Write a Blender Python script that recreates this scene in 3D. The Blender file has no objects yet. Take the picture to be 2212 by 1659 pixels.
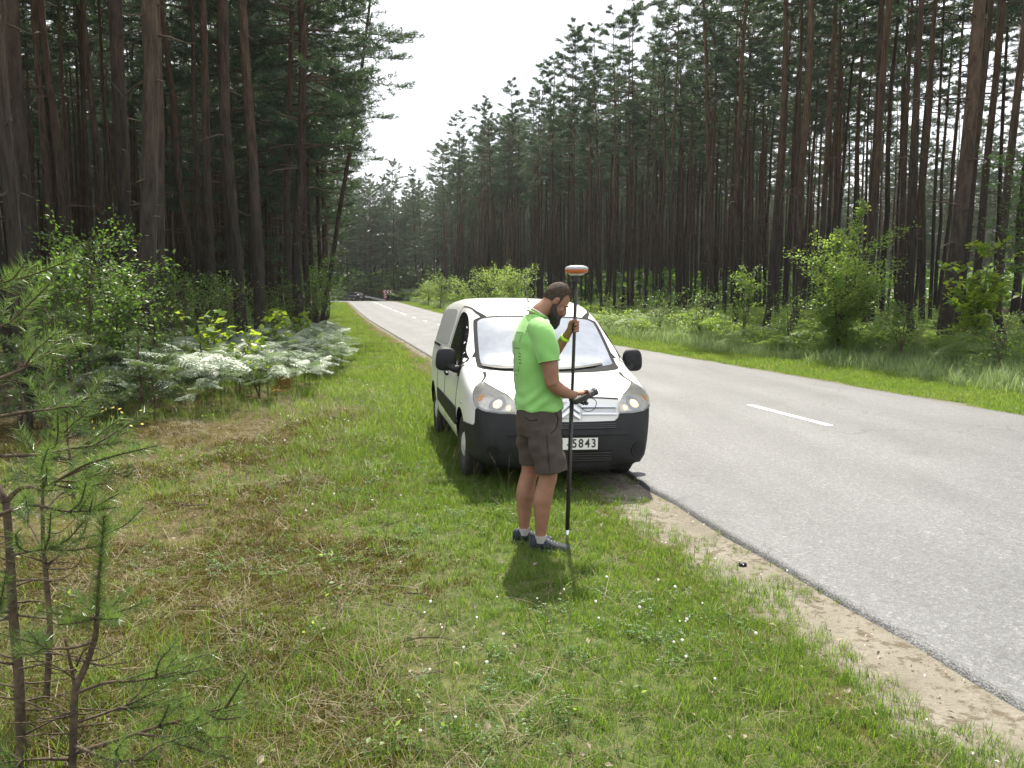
import bpy, bmesh, math, random
import numpy as np
from mathutils import Vector, Matrix, noise as mnoise

# ------------------------------------------------------------------ camera, sky, sun, exposure
S = bpy.context.scene
COL = S.collection
R = math.radians
FPX, HZ, CAM_H = 830.0, 296.0, 1.82
PITCH = math.atan((384 - HZ) / FPX)
cam_d = bpy.data.cameras.new('camera')
cam_d.sensor_width = 36.0
cam_d.lens = 36.0 * FPX / 1024.0
cam_d.clip_start = 0.05
cam_d.clip_end = 6000
cam = bpy.data.objects.new('camera', cam_d)
COL.objects.link(cam)
cam.location = (0, 0, CAM_H)
cam.rotation_euler = (math.pi / 2 - PITCH, 0, 0)
S.camera = cam

SUN_EL, SUN_AZ = R(59), R(4)            # azimuth measured from +Y (view direction) towards +X
world = bpy.data.worlds.new('World')
S.world = world
world.use_nodes = True
wn, wl = world.node_tree.nodes, world.node_tree.links
wn.clear()
w_out = wn.new('ShaderNodeOutputWorld')
w_bg = wn.new('ShaderNodeBackground')
w_sky = wn.new('ShaderNodeTexSky')
w_sky.sky_type = 'NISHITA'
w_sky.sun_disc = False
w_sky.sun_elevation = SUN_EL
w_sky.sun_rotation = SUN_AZ
w_sky.air_density = 1.0
w_sky.dust_density = 3.0
w_sky.ozone_density = 1.0
# thin white summer cloud veil over the whole sky
w_tc = wn.new('ShaderNodeTexCoord')
w_no = wn.new('ShaderNodeTexNoise')
w_no.inputs['Scale'].default_value = 2.2
w_no.inputs['Detail'].default_value = 6
w_mr = wn.new('ShaderNodeMapRange')
w_mr.inputs['From Min'].default_value = 0.3
w_mr.inputs['From Max'].default_value = 0.62
w_mr.inputs['To Min'].default_value = 0.45
w_mr.inputs['To Max'].default_value = 0.9
w_mx = wn.new('ShaderNodeMix')
w_mx.data_type = 'RGBA'
w_mx.inputs[7].default_value = (9.0, 9.1, 9.2, 1)
wl.new(w_tc.outputs['Generated'], w_no.inputs['Vector'])
wl.new(w_no.outputs['Fac'], w_mr.inputs['Value'])
wl.new(w_mr.outputs['Result'], w_mx.inputs[0])
wl.new(w_sky.outputs['Color'], w_mx.inputs[6])
wl.new(w_mx.outputs[2], w_bg.inputs['Color'])
w_bg.inputs['Strength'].default_value = 0.1
wl.new(w_bg.outputs['Background'], w_out.inputs['Surface'])

sun_d = bpy.data.lights.new('sun', 'SUN')
sun_d.energy = 4.6
sun_d.angle = R(0.6)
sun_d.color = (1.0, 0.935, 0.80)
sun = bpy.data.objects.new('sun', sun_d)
COL.objects.link(sun)
sd = Vector((math.sin(SUN_AZ) * math.cos(SUN_EL), math.cos(SUN_AZ) * math.cos(SUN_EL), math.sin(SUN_EL)))
sun.rotation_euler = sd.to_track_quat('Z', 'Y').to_euler()

S.view_settings.view_transform = 'Standard'
S.view_settings.look = 'None'
S.view_settings.gamma = 1.0
S.view_settings.use_curve_mapping = False
S.view_settings.exposure = 1.0
S.render.engine = 'CYCLES'
S.cycles.use_denoising = True
S.cycles.max_bounces = 6
S.cycles.diffuse_bounces = 3
S.cycles.glossy_bounces = 3
S.cycles.transmission_bounces = 4
S.cycles.transparent_max_bounces = 8
S.cycles.sample_clamp_indirect = 6.0
S.cycles.caustics_reflective = False
S.cycles.caustics_refractive = False

rnd = random.Random(7)
rng = np.random.default_rng(7)

# ------------------------------------------------------------------ helpers
def link(o, parent=None):
    COL.objects.link(o)
    if parent is not None:
        o.parent = parent
    return o

def mesh(name, V, F, mat=None, smooth=False, mats=None, fmat=None):
    """V (n,3); F list of faces or an int array (m,3|4)."""
    me = bpy.data.meshes.new(name)
    V = np.asarray(V, dtype=np.float32).reshape(-1, 3)
    if isinstance(F, np.ndarray):
        k = F.shape[1]
        me.vertices.add(len(V)); me.vertices.foreach_set('co', V.ravel())
        me.loops.add(F.size); me.loops.foreach_set('vertex_index', F.astype(np.int32).ravel())
        me.polygons.add(len(F))
        me.polygons.foreach_set('loop_start', np.arange(0, F.size, k, dtype=np.int32))
        me.update(calc_edges=True)
    else:
        me.from_pydata([tuple(v) for v in V], [], [tuple(f) for f in F])
    for m in (mats or ([mat] if mat else [])):
        me.materials.append(m)
    if fmat is not None:
        me.polygons.foreach_set('material_index', np.asarray(fmat, dtype=np.int32))
    if smooth:
        me.polygons.foreach_set('use_smooth', np.ones(len(me.polygons), dtype=bool))
    me.update()
    return me

def obj(name, me, parent=None, loc=None, rot=None, scale=None):
    o = bpy.data.objects.new(name, me)
    link(o, parent)
    if loc is not None: o.location = loc
    if rot is not None: o.rotation_euler = rot
    if scale is not None: o.scale = scale
    return o

def tag(o, label=None, cat=None, group=None, kind=None):
    if label: o['label'] = label
    if cat: o['category'] = cat
    if group: o['group'] = group
    if kind: o['kind'] = kind
    return o

def empty(name, loc, rz=0.0):
    o = bpy.data.objects.new(name, None)
    o.empty_display_size = 0.2
    link(o)
    o.location = loc
    o.rotation_euler = (0, 0, rz)
    return o

class MB:
    """collects verts and faces (with material index) for one mesh"""
    def __init__(s): s.V = []; s.F = []; s.M = []; s.n = 0
    def add(s, V, F, m=0):
        V = np.asarray(V, float).reshape(-1, 3)
        s.V.append(V)
        for f in F: s.F.append(tuple(int(i) + s.n for i in f)); s.M.append(m)
        s.n += len(V); return s
    def box(s, c, d, rot=None, m=0):
        c = np.array(c, float); d = np.array(d, float) / 2
        P = np.array([(x, y, z) for x in (-1, 1) for y in (-1, 1) for z in (-1, 1)], float) * d
        if rot is not None: P = P @ np.array(rot).T
        return s.add(P + c, [(0, 1, 3, 2), (4, 6, 7, 5), (0, 4, 5, 1), (2, 3, 7, 6), (0, 2, 6, 4), (1, 5, 7, 3)], m)
    def tube(s, P, r, n=8, m=0, cap=True, flat=None):
        V, F = tube_vf(P, r, n, cap)
        return s.add(V, F, m)
    def build(s, name, mats, parent=None, smooth=False, **k):
        mats = mats if isinstance(mats, (list, tuple)) else [mats]
        me = mesh(name, np.vstack(s.V), s.F, mats=mats, smooth=smooth, fmat=s.M)
        return obj(name, me, parent, **k)

def frames(P):
    P = np.asarray(P, float)
    T = np.gradient(P, axis=0)
    T /= np.linalg.norm(T, axis=1)[:, None] + 1e-12
    N = np.zeros_like(T)
    a = np.array([1.0, 0, 0]) if abs(T[0][0]) < 0.8 else np.array([0, 1.0, 0])
    n = a - T[0] * a.dot(T[0]); n /= np.linalg.norm(n)
    for i in range(len(P)):
        n = n - T[i] * n.dot(T[i]); n /= np.linalg.norm(n) + 1e-12
        N[i] = n
    return T, N, np.cross(T, N)

def tube_vf(P, r, n=8, cap=True):
    P = np.asarray(P, float); m = len(P)
    r = np.full(m, r, float) if np.isscalar(r) else np.asarray(r, float)
    T, N, B = frames(P)
    a = np.linspace(0, 2 * np.pi, n, endpoint=False)
    V = (P[:, None] + r[:, None, None] * (np.cos(a)[None, :, None] * N[:, None] + np.sin(a)[None, :, None] * B[:, None])).reshape(-1, 3)
    F = []
    for i in range(m - 1):
        for j in range(n):
            k = (j + 1) % n
            F.append((i * n + j, i * n + k, (i + 1) * n + k, (i + 1) * n + j))
    if cap:
        F.append(tuple(range(n))[::-1]); F.append(tuple((m - 1) * n + j for j in range(n)))
    return V, F

def crom(P, n=6, closed=False):
    P = np.array(P, float); m = len(P); out = []
    t = np.linspace(0, 1, n, endpoint=False)[:, None]
    for i in range(m if closed else m - 1):
        if closed: a, b, c, d = P[i - 1], P[i], P[(i + 1) % m], P[(i + 2) % m]
        else: a, b, c, d = P[max(i - 1, 0)], P[i], P[i + 1], P[min(i + 2, m - 1)]
        out.append(.5 * ((2 * b) + (-a + c) * t + (2 * a - 5 * b + 4 * c - d) * t * t + (-a + 3 * b - 3 * c + d) * t ** 3))
    if not closed: out.append(P[-1:])
    return np.vstack(out)

# ------------------------------------------------------------------ materials
class NT:
    def __init__(s, name):
        s.m = bpy.data.materials.new(name); s.m.use_nodes = True
        s.t = s.m.node_tree; s.t.nodes.clear()
        s.out = s.n('ShaderNodeOutputMaterial')
    def n(s, typ, **k):
        x = s.t.nodes.new(typ)
        for a, v in k.items():
            if a in ('data_type', 'operation', 'blend_type', 'feature', 'noise_dimensions', 'attribute_name', 'distance', 'attribute_type'): setattr(x, a, v)
            else: x.inputs[a.replace('_', ' ')].default_value = v
        return x
    def l(s, a, b): s.t.links.new(a, b)
    def noise(s, scale, detail=4, vec=None, rough=0.55):
        x = s.n('ShaderNodeTexNoise'); x.inputs['Scale'].default_value = scale
        x.inputs['Detail'].default_value = detail; x.inputs['Roughness'].default_value = rough
        if vec is not None: s.l(vec, x.inputs['Vector'])
        return x.outputs['Fac']
    def ramp(s, fac, stops):
        x = s.n('ShaderNodeValToRGB'); e = x.color_ramp.elements
        while len(e) < len(stops): e.new(0.5)
        for i, (p, c) in enumerate(stops):
            e[i].position = p
            e[i].color = (*c, 1) if not np.isscalar(c) else (c, c, c, 1)
        s.l(fac, x.inputs['Fac']); return x.outputs['Color']
    def mix(s, fac, a, b, blend='MIX'):
        x = s.n('ShaderNodeMix'); x.data_type = 'RGBA'; x.blend_type = blend
        for i, v in ((0, fac), (6, a), (7, b)):
            if isinstance(v, (int, float)): x.inputs[i].default_value = v
            elif isinstance(v, tuple): x.inputs[i].default_value = (*v, 1)
            else: s.l(v, x.inputs[i])
        return x.outputs[2]
    def math(s, op, a, b=None, c=None):
        x = s.n('ShaderNodeMath'); x.operation = op
        for i, v in enumerate((a, b, c)):
            if v is None: continue
            if isinstance(v, (int, float)): x.inputs[i].default_value = v
            else: s.l(v, x.inputs[i])
        return x.outputs[0]
    def bump(s, h, strength=0.3, dist=0.02):
        x = s.n('ShaderNodeBump'); x.inputs['Strength'].default_value = strength
        x.inputs['Distance'].default_value = dist; s.l(h, x.inputs['Height']); return x.outputs['Normal']
    def pbr(s, col, rough=0.6, bump=None, spec=0.5, metal=0.0, coat=0.0, coat_r=0.05, emit=None, estr=0):
        b = s.n('ShaderNodeBsdfPrincipled')
        for k, v in (('Base Color', col), ('Roughness', rough), ('Metallic', metal), ('Specular IOR Level', spec), ('Coat Weight', coat), ('Coat Roughness', coat_r)):
            if isinstance(v, tuple): b.inputs[k].default_value = (*v, 1)
            elif isinstance(v, (int, float)): b.inputs[k].default_value = v
            else: s.l(v, b.inputs[k])
        if bump is not None: s.l(bump, b.inputs['Normal'])
        if emit is not None:
            b.inputs['Emission Color'].default_value = (*emit, 1); b.inputs['Emission Strength'].default_value = estr
        s.l(b.outputs['BSDF'], s.out.inputs['Surface']); s.b = b
        return s.m
    def leaf(s, col, trans, tw=0.4, rough=0.45, spec=0.4):
        b = s.n('ShaderNodeBsdfPrincipled'); t = s.n('ShaderNodeBsdfTranslucent'); mx = s.n('ShaderNodeMixShader')
        s.l(col, b.inputs['Base Color']); b.inputs['Roughness'].default_value = rough
        b.inputs['Specular IOR Level'].default_value = spec
        s.l(trans, t.inputs['Color']); mx.inputs[0].default_value = tw
        s.l(b.outputs[0], mx.inputs[1]); s.l(t.outputs[0], mx.inputs[2]); s.l(mx.outputs[0], s.out.inputs['Surface'])
        return s.m
    def objcoord(s): return s.n('ShaderNodeTexCoord').outputs['Object']
    def pos(s): return s.n('ShaderNodeNewGeometry').outputs['Position']

def plain(name, col, rough=0.5, metal=0.0, var=0.12, scale=12, spec=0.5, coat=0.0, bump=0.0):
    t = NT(name); oc = t.objcoord()
    f = t.noise(scale, 5, oc)
    c0 = tuple(c * (1 - var) for c in col); c1 = tuple(min(1, c * (1 + var)) for c in col)
    c = t.ramp(f, [(0.3, c0), (0.7, c1)])
    bp = t.bump(t.noise(scale * 8, 3, oc), bump, 0.004) if bump else None
    return t.pbr(c, rough, bp, spec, metal, coat)

def leafmat(name, stops, tstops, tw=0.4, rough=0.45, spec=0.4, nscale=0.6):
    t = NT(name)
    oi = t.n('ShaderNodeObjectInfo'); g = t.n('ShaderNodeNewGeometry')
    f = t.noise(nscale, 2, g.outputs['Position'])
    k = t.math('ADD', t.math('MULTIPLY', oi.outputs['Random'], 0.30), t.math('MULTIPLY', g.outputs['Random Per Island'], 0.40))
    k = t.math('ADD', k, t.math('MULTIPLY', f, 0.45))
    return t.leaf(t.ramp(k, stops), t.ramp(k, tstops), tw, rough, spec)

def bark(name, lo, hi, z0, z1, scale):
    t = NT(name); oc = t.objcoord()
    mp = t.n('ShaderNodeMapping'); mp.inputs['Scale'].default_value = (1, 1, 0.22); t.l(oc, mp.inputs['Vector'])
    sx = t.n('ShaderNodeSeparateXYZ'); t.l(oc, sx.inputs[0])
    vo = t.n('ShaderNodeTexVoronoi'); vo.inputs['Scale'].default_value = scale; t.l(mp.outputs[0], vo.inputs['Vector'])
    n1 = t.noise(scale * 0.5, 6, mp.outputs[0], 0.7)
    mr = t.n('ShaderNodeMapRange'); mr.inputs['From Min'].default_value = z0; mr.inputs['From Max'].default_value = z1
    t.l(t.math('ADD', sx.outputs[2], t.math('MULTIPLY', t.noise(0.5, 2, oc), 4.0)), mr.inputs['Value'])
    c = t.mix(mr.outputs[0], lo, hi)
    c = t.mix(0.85, c, t.ramp(n1, [(0.32, 0.22), (0.5, 0.75), (0.62, 1.1), (0.75, 1.7)]), 'MULTIPLY')
    oi = t.n('ShaderNodeObjectInfo')
    c = t.mix(1.0, c, t.ramp(oi.outputs['Random'], [(0, (0.62, 0.62, 0.62)), (0.5, (0.95, 0.92, 0.88)), (1, (1.18, 1.12, 1.06))]), 'MULTIPLY')
    h = t.math('ADD', vo.outputs['Distance'], t.math('MULTIPLY', n1, 0.6))
    return t.pbr(c, 0.9, t.bump(h, 0.9, 0.03), 0.2)

M = {}
M['bark'] = bark('pine_bark', (0.050, 0.044, 0.037), (0.130, 0.090, 0.060), 5.0, 14.0, 15.0)
M['twig'] = plain('pine_twig_bark', (0.080, 0.058, 0.036), 0.9, var=0.6, scale=38, bump=.7)
M['needle'] = leafmat('pine_needles', [(0.2, (0.018, 0.042, 0.026)), (0.9, (0.05, 0.095, 0.05))], [(0.2, (0.05, 0.10, 0.035)), (0.9, (0.12, 0.20, 0.06))], 0.28, 0.42, 0.5)
M['sap_needle'] = leafmat('sapling_needles', [(0.2, (0.05, 0.095, 0.03)), (0.9, (0.11, 0.18, 0.05))], [(0.2, (0.14, 0.26, 0.04)), (0.9, (0.30, 0.44, 0.08))], 0.35, 0.32, 0.5)
M['young_needle'] = leafmat('young_pine_needles', [(0.2, (0.028, 0.06, 0.024)), (0.9, (0.07, 0.12, 0.042))], [(0.2, (0.08, 0.15, 0.03)), (0.9, (0.17, 0.27, 0.06))], 0.3, 0.4, 0.5)
M['shrub_leaf'] = leafmat('shrub_leaves', [(0.2, (0.03, 0.075, 0.018)), (0.9, (0.08, 0.15, 0.035))], [(0.2, (0.11, 0.23, 0.03)), (0.9, (0.25, 0.40, 0.055))], 0.42, 0.42, 0.4)
M['oak_leaf'] = leafmat('dark_oak_leaves', [(0.2, (0.018, 0.045, 0.014)), (0.9, (0.045, 0.09, 0.025))], [(0.2, (0.05, 0.12, 0.02)), (0.9, (0.12, 0.24, 0.035))], 0.35, 0.5, 0.3)
M['maple_leaf'] = leafmat('maple_leaves', [(0.2, (0.06, 0.12, 0.02)), (0.9, (0.12, 0.2, 0.03))], [(0.2, (0.28, 0.42, 0.03)), (0.9, (0.5, 0.62, 0.06))], 0.5, 0.4, 0.4)
M['fern'] = leafmat('bracken_fronds', [(0.2, (0.24, 0.30, 0.22)), (0.9, (0.33, 0.39, 0.31))], [(0.2, (0.14, 0.24, 0.06)), (0.9, (0.25, 0.36, 0.12))], 0.3, 0.42, 0.6)
M['fern_dead'] = leafmat('dead_bracken', [(0.2, (0.22, 0.10, 0.03)), (0.9, (0.38, 0.2, 0.06))], [(0.2, (0.4, 0.2, 0.04)), (0.9, (0.5, 0.3, 0.08))], 0.4)
M['grass'] = leafmat('green_grass', [(0.15, (0.055, 0.105, 0.012)), (0.6, (0.085, 0.155, 0.022)), (1.0, (0.19, 0.20, 0.05))], [(0.15, (0.20, 0.32, 0.02)), (0.6, (0.27, 0.45, 0.04)), (1.0, (0.46, 0.48, 0.09))], 0.42, 0.4, 0.35, 0.5)
M['straw'] = leafmat('dry_grass', [(0.15, (0.10, 0.075, 0.035)), (0.75, (0.22, 0.18, 0.10)), (1.0, (0.38, 0.33, 0.22))], [(0.15, (0.13, 0.10, 0.04)), (0.9, (0.28, 0.23, 0.12))], 0.25, 0.5, 0.3)
M['moss'] = leafmat('moss_cushions', [(0.15, (0.055, 0.05, 0.012)), (0.9, (0.15, 0.125, 0.028))], [(0.15, (0.13, 0.10, 0.015)), (0.9, (0.26, 0.20, 0.035))], 0.25, 0.7, 0.2)
M['under'] = leafmat('undergrowth_leaves', [(0.2, (0.06, 0.12, 0.028)), (0.9, (0.15, 0.22, 0.07))], [(0.2, (0.26, 0.44, 0.05)), (0.9, (0.48, 0.62, 0.12))], 0.5, 0.45, 0.35)
M['tall_grass'] = leafmat('tall_verge_grass', [(0.15, (0.09, 0.155, 0.055)), (0.9, (0.20, 0.27, 0.13))], [(0.15, (0.22, 0.36, 0.09)), (0.9, (0.4, 0.5, 0.19))], 0.42, 0.4, 0.4)
M['clover_leaf'] = leafmat('clover_leaves', [(0.2, (0.04, 0.10, 0.02)), (0.9, (0.08, 0.16, 0.04))], [(0.2, (0.14, 0.3, 0.04)), (0.9, (0.25, 0.42, 0.07))], 0.4)
M['white_petal'] = plain('white_petals', (0.75, 0.74, 0.68), 0.6)
M['yellow_petal'] = plain('yellow_leaves', (0.65, 0.50, 0.08), 0.6)
M['litter'] = plain('leaf_litter', (0.30, 0.24, 0.18), 0.7, var=0.6, scale=3)
M['pale'] = plain('pale_chips', (0.52, 0.50, 0.46), 0.6, var=0.3, scale=5)

# ------------------------------------------------------------------ the lie of the land
ANG = R(12.38)
TX, TY = -math.sin(ANG), math.cos(ANG)      # along the road
NX, NY = math.cos(ANG), math.sin(ANG)       # across, towards its far side
L0 = (1.21, 8.16)
ROAD_W = 7.35
def qp(x, y):
    dx, dy = x - L0[0], y - L0[1]
    return dx * TX + dy * TY, dx * NX + dy * NY
def xy(q, p):
    return L0[0] + q * TX + p * NX, L0[1] + q * TY + p * NY
def sstep(a, b, x):
    t = np.clip((x - a) / (b - a), 0, 1); return t * t * (3 - 2 * t)
Q_BEND = 120.0
def base_h(x, y):
    return 1.0 * sstep(55, 150, y)
def ground_h(x, y):
    x = np.asarray(x, float); y = np.asarray(y, float)
    q, p = qp(x, y)
    h = base_h(x, y)
    # mossy hummocks away from the road on the near side
    amp = sstep(-1.2, -4.5, p) * 0.055 + 0.012 * sstep(-0.2, -1.0, p)
    b = np.sin(x * 2.3 + 1.3 * np.sin(y * 1.1)) * np.sin(y * 1.9 + 0.8 * np.sin(x * 1.7)) + 0.5 * np.sin(x * 5.1 + y * 2.2) * np.sin(y * 4.3 - x * 1.4)
    h = h + amp * b
    # road camber falls a little to the verge; far verge rises gently into the wood
    h = h - 0.028 * sstep(0.25, -0.12, p) * sstep(-1.6, -0.3, p) - 0.03 * sstep(ROAD_W - .1, ROAD_W + .3, p)
    h = h + 0.25 * sstep(ROAD_W + 2, ROAD_W + 7, p) * (1 - sstep(60, 110, y))
    return h

# ------------------------------------------------------------------ ground, road
def road_centre():
    """centre line of the road: straight, then a sharp bend to the left"""
    out = []
    for q in np.concatenate([np.arange(-14, 30, 0.5), np.arange(30, Q_BEND, 2.0)]):
        out.append((*xy(q, ROAD_W / 2), ANG))
    bx, by = xy(Q_BEND, ROAD_W / 2); rr = 19.0
    for a in np.linspace(0, R(95), 26):
        h = ANG + a
        out.append((bx - rr * (math.cos(ANG) - math.cos(h)), by + rr * (math.sin(h) - math.sin(ANG)), h))
    x, y, h = out[-1]
    for k in range(1, 30): out.append((x - 4 * k * math.sin(h), y + 4 * k * math.cos(h), h))
    return np.array(out)
RC = road_centre()
RARC = np.concatenate([[0], np.cumsum(np.hypot(np.diff(RC[:, 0]), np.diff(RC[:, 1])))]) - 14
def road_dist(x, y):
    """distance outside the carriageway edge"""
    P = np.stack([np.ravel(x), np.ravel(y)], 1)
    d = np.full(len(P), 1e9)
    for k in range(0, len(RC), 2):
        d = np.minimum(d, np.hypot(P[:, 0] - RC[k, 0], P[:, 1] - RC[k, 1]))
    return d - ROAD_W / 2

def build_ground():
    pl = np.concatenate([[-1500, -700, -400, -250, -140], np.arange(-90, -30, 4.0), np.arange(-30, -9, 0.8), np.arange(-9, 0.5, 0.13), [0.9, 2.5, 4.9, 6.6], np.arange(ROAD_W - 0.4, ROAD_W + 2.5, 0.15), np.arange(ROAD_W + 2.6, 24, 0.5), np.arange(24, 90, 4.0), [140, 250, 400, 700, 1500]])
    ql = np.concatenate([[-300, -100, -40, -20], np.arange(-12, 14, 0.13), np.arange(14, 40, 0.5), np.arange(40, 180, 2.5), np.array([200, 240, 300, 450, 800, 1500])])
    q, p = np.meshgrid(ql, pl, indexing='ij')
    x, y = xy(q, p)
    z = ground_h(x, y) - 0.06 * sstep(0.25, 0.5, p) * sstep(ROAD_W - 0.2, ROAD_W - 0.45, p)
    far = sstep(28, 45, q)
    z = z * (1 - far) + far * (base_h(x, y) - 0.03)
    n, m = q.shape
    i = np.arange(n * m).reshape(n, m)
    Fa = np.stack([i[:-1, :-1], i[:-1, 1:], i[1:, 1:], i[1:, :-1]], -1).reshape(-1, 4)[:, ::-1]
    V = np.stack([x, y, z], -1).reshape(-1, 3)
    t = NT('ground_soil_and_turf')
    pos = t.pos(); sp = t.n('ShaderNodeSeparateXYZ'); t.l(pos, sp.inputs[0])
    def lin(a, b, c):
        return t.math('ADD', t.math('ADD', t.math('MULTIPLY', sp.outputs[0], a), t.math('MULTIPLY', sp.outputs[1], b)), c)
    pp = lin(NX, NY, -(L0[0] * NX + L0[1] * NY))
    nb = t.noise(0.55, 5, pos, 0.6); nm = t.noise(2.2, 5, pos, 0.65); nf = t.noise(14, 5, pos, 0.7); nv = t.noise(70, 3, pos, 0.7)
    wob = t.math('ADD', t.math('MULTIPLY', t.math('SUBTRACT', nm, 0.5), 1.0), t.math('MULTIPLY', t.math('SUBTRACT', nf, 0.5), 0.55))
    wob2 = t.math('MULTIPLY', t.math('SUBTRACT', nb, 0.5), 3.5)
    def mask(v, a, b):
        x_ = t.n('ShaderNodeMapRange'); x_.interpolation_type = 'SMOOTHSTEP'
        x_.inputs['From Min'].default_value = a; x_.inputs['From Max'].default_value = b
        t.l(v, x_.inputs['Value']); return x_.outputs[0]
    green = t.ramp(nf, [(0.25, (0.035, 0.05, 0.015)), (0.5, (0.075, 0.10, 0.03)), (0.75, (0.15, 0.14, 0.065))])
    dry = t.ramp(nf, [(0.25, (0.035, 0.026, 0.012)), (0.45, (0.082, 0.068, 0.029)), (0.6, (0.13, 0.108, 0.052)), (0.8, (0.24, 0.195, 0.115))])
    mossc = t.ramp(nv, [(0.3, (0.04, 0.032, 0.009)), (0.7, (0.115, 0.098, 0.026))])
    dry = t.mix(mask(nm, 0.5, 0.6), dry, mossc)
    floor = t.ramp(nf, [(0.3, (0.035, 0.028, 0.018)), (0.55, (0.07, 0.055, 0.03)), (0.75, (0.06, 0.08, 0.03))])
    sand = t.ramp(t.math('ADD', t.math('MULTIPLY', nm, 0.6), t.math('MULTIPLY', nv, 0.4)), [(0.3, (0.11, 0.096, 0.075)), (0.48, (0.20, 0.182, 0.148)), (0.7, (0.27, 0.25, 0.212))])
    ploc = t.math('ADD', pp, wob2)
    c = t.mix(mask(ploc, -2.1, -3.7), green, dry)
    c = t.mix(mask(ploc, -6.5, -8.5), c, floor)
    c = t.mix(mask(ploc, ROAD_W + 3.5, ROAD_W + 7), c, floor)
    sidew = t.math('ADD', pp, wob)
    c = t.mix(t.math('MULTIPLY', mask(sidew, -1.2, -0.6), mask(pp, 2.0, 1.0)), c, dry)
    qq = lin(TX, TY, -(L0[0] * TX + L0[1] * TY))
    sw = t.math('ADD', sidew, t.math('MULTIPLY', mask(qq, -1.0, 3.0), -0.34))
    deb = mask(t.math('ADD', t.math('MULTIPLY', nf, .6), t.math('MULTIPLY', nm, .4)), .50, .60)
    sand = t.mix(t.math('MULTIPLY', deb, .75), sand, (0.085, 0.066, 0.042))
    c = t.mix(t.math('MULTIPLY', mask(sw, -0.64, -0.42), mask(pp, 2.0, 1.0)), c, sand)
    c = t.mix(t.math('MULTIPLY', mask(sidew, ROAD_W + 0.55, ROAD_W + 0.1), mask(pp, 5.0, 6.0)), c, sand)
    peb = t.n('ShaderNodeTexVoronoi'); peb.inputs['Scale'].default_value = 34; t.l(pos, peb.inputs['Vector'])
    hgt = t.math('ADD', t.math('MULTIPLY', nf, 1.0), t.math('MULTIPLY', nv, 0.4))
    m = t.pbr(c, 0.95, t.bump(hgt, 0.7, 0.03), 0.15)
    g = obj('ground', mesh('ground', V, Fa, m, smooth=True))
    tag(g, 'grassy and mossy forest ground on both sides of the road', kind='structure')
    return g
ground = build_ground()

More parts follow.
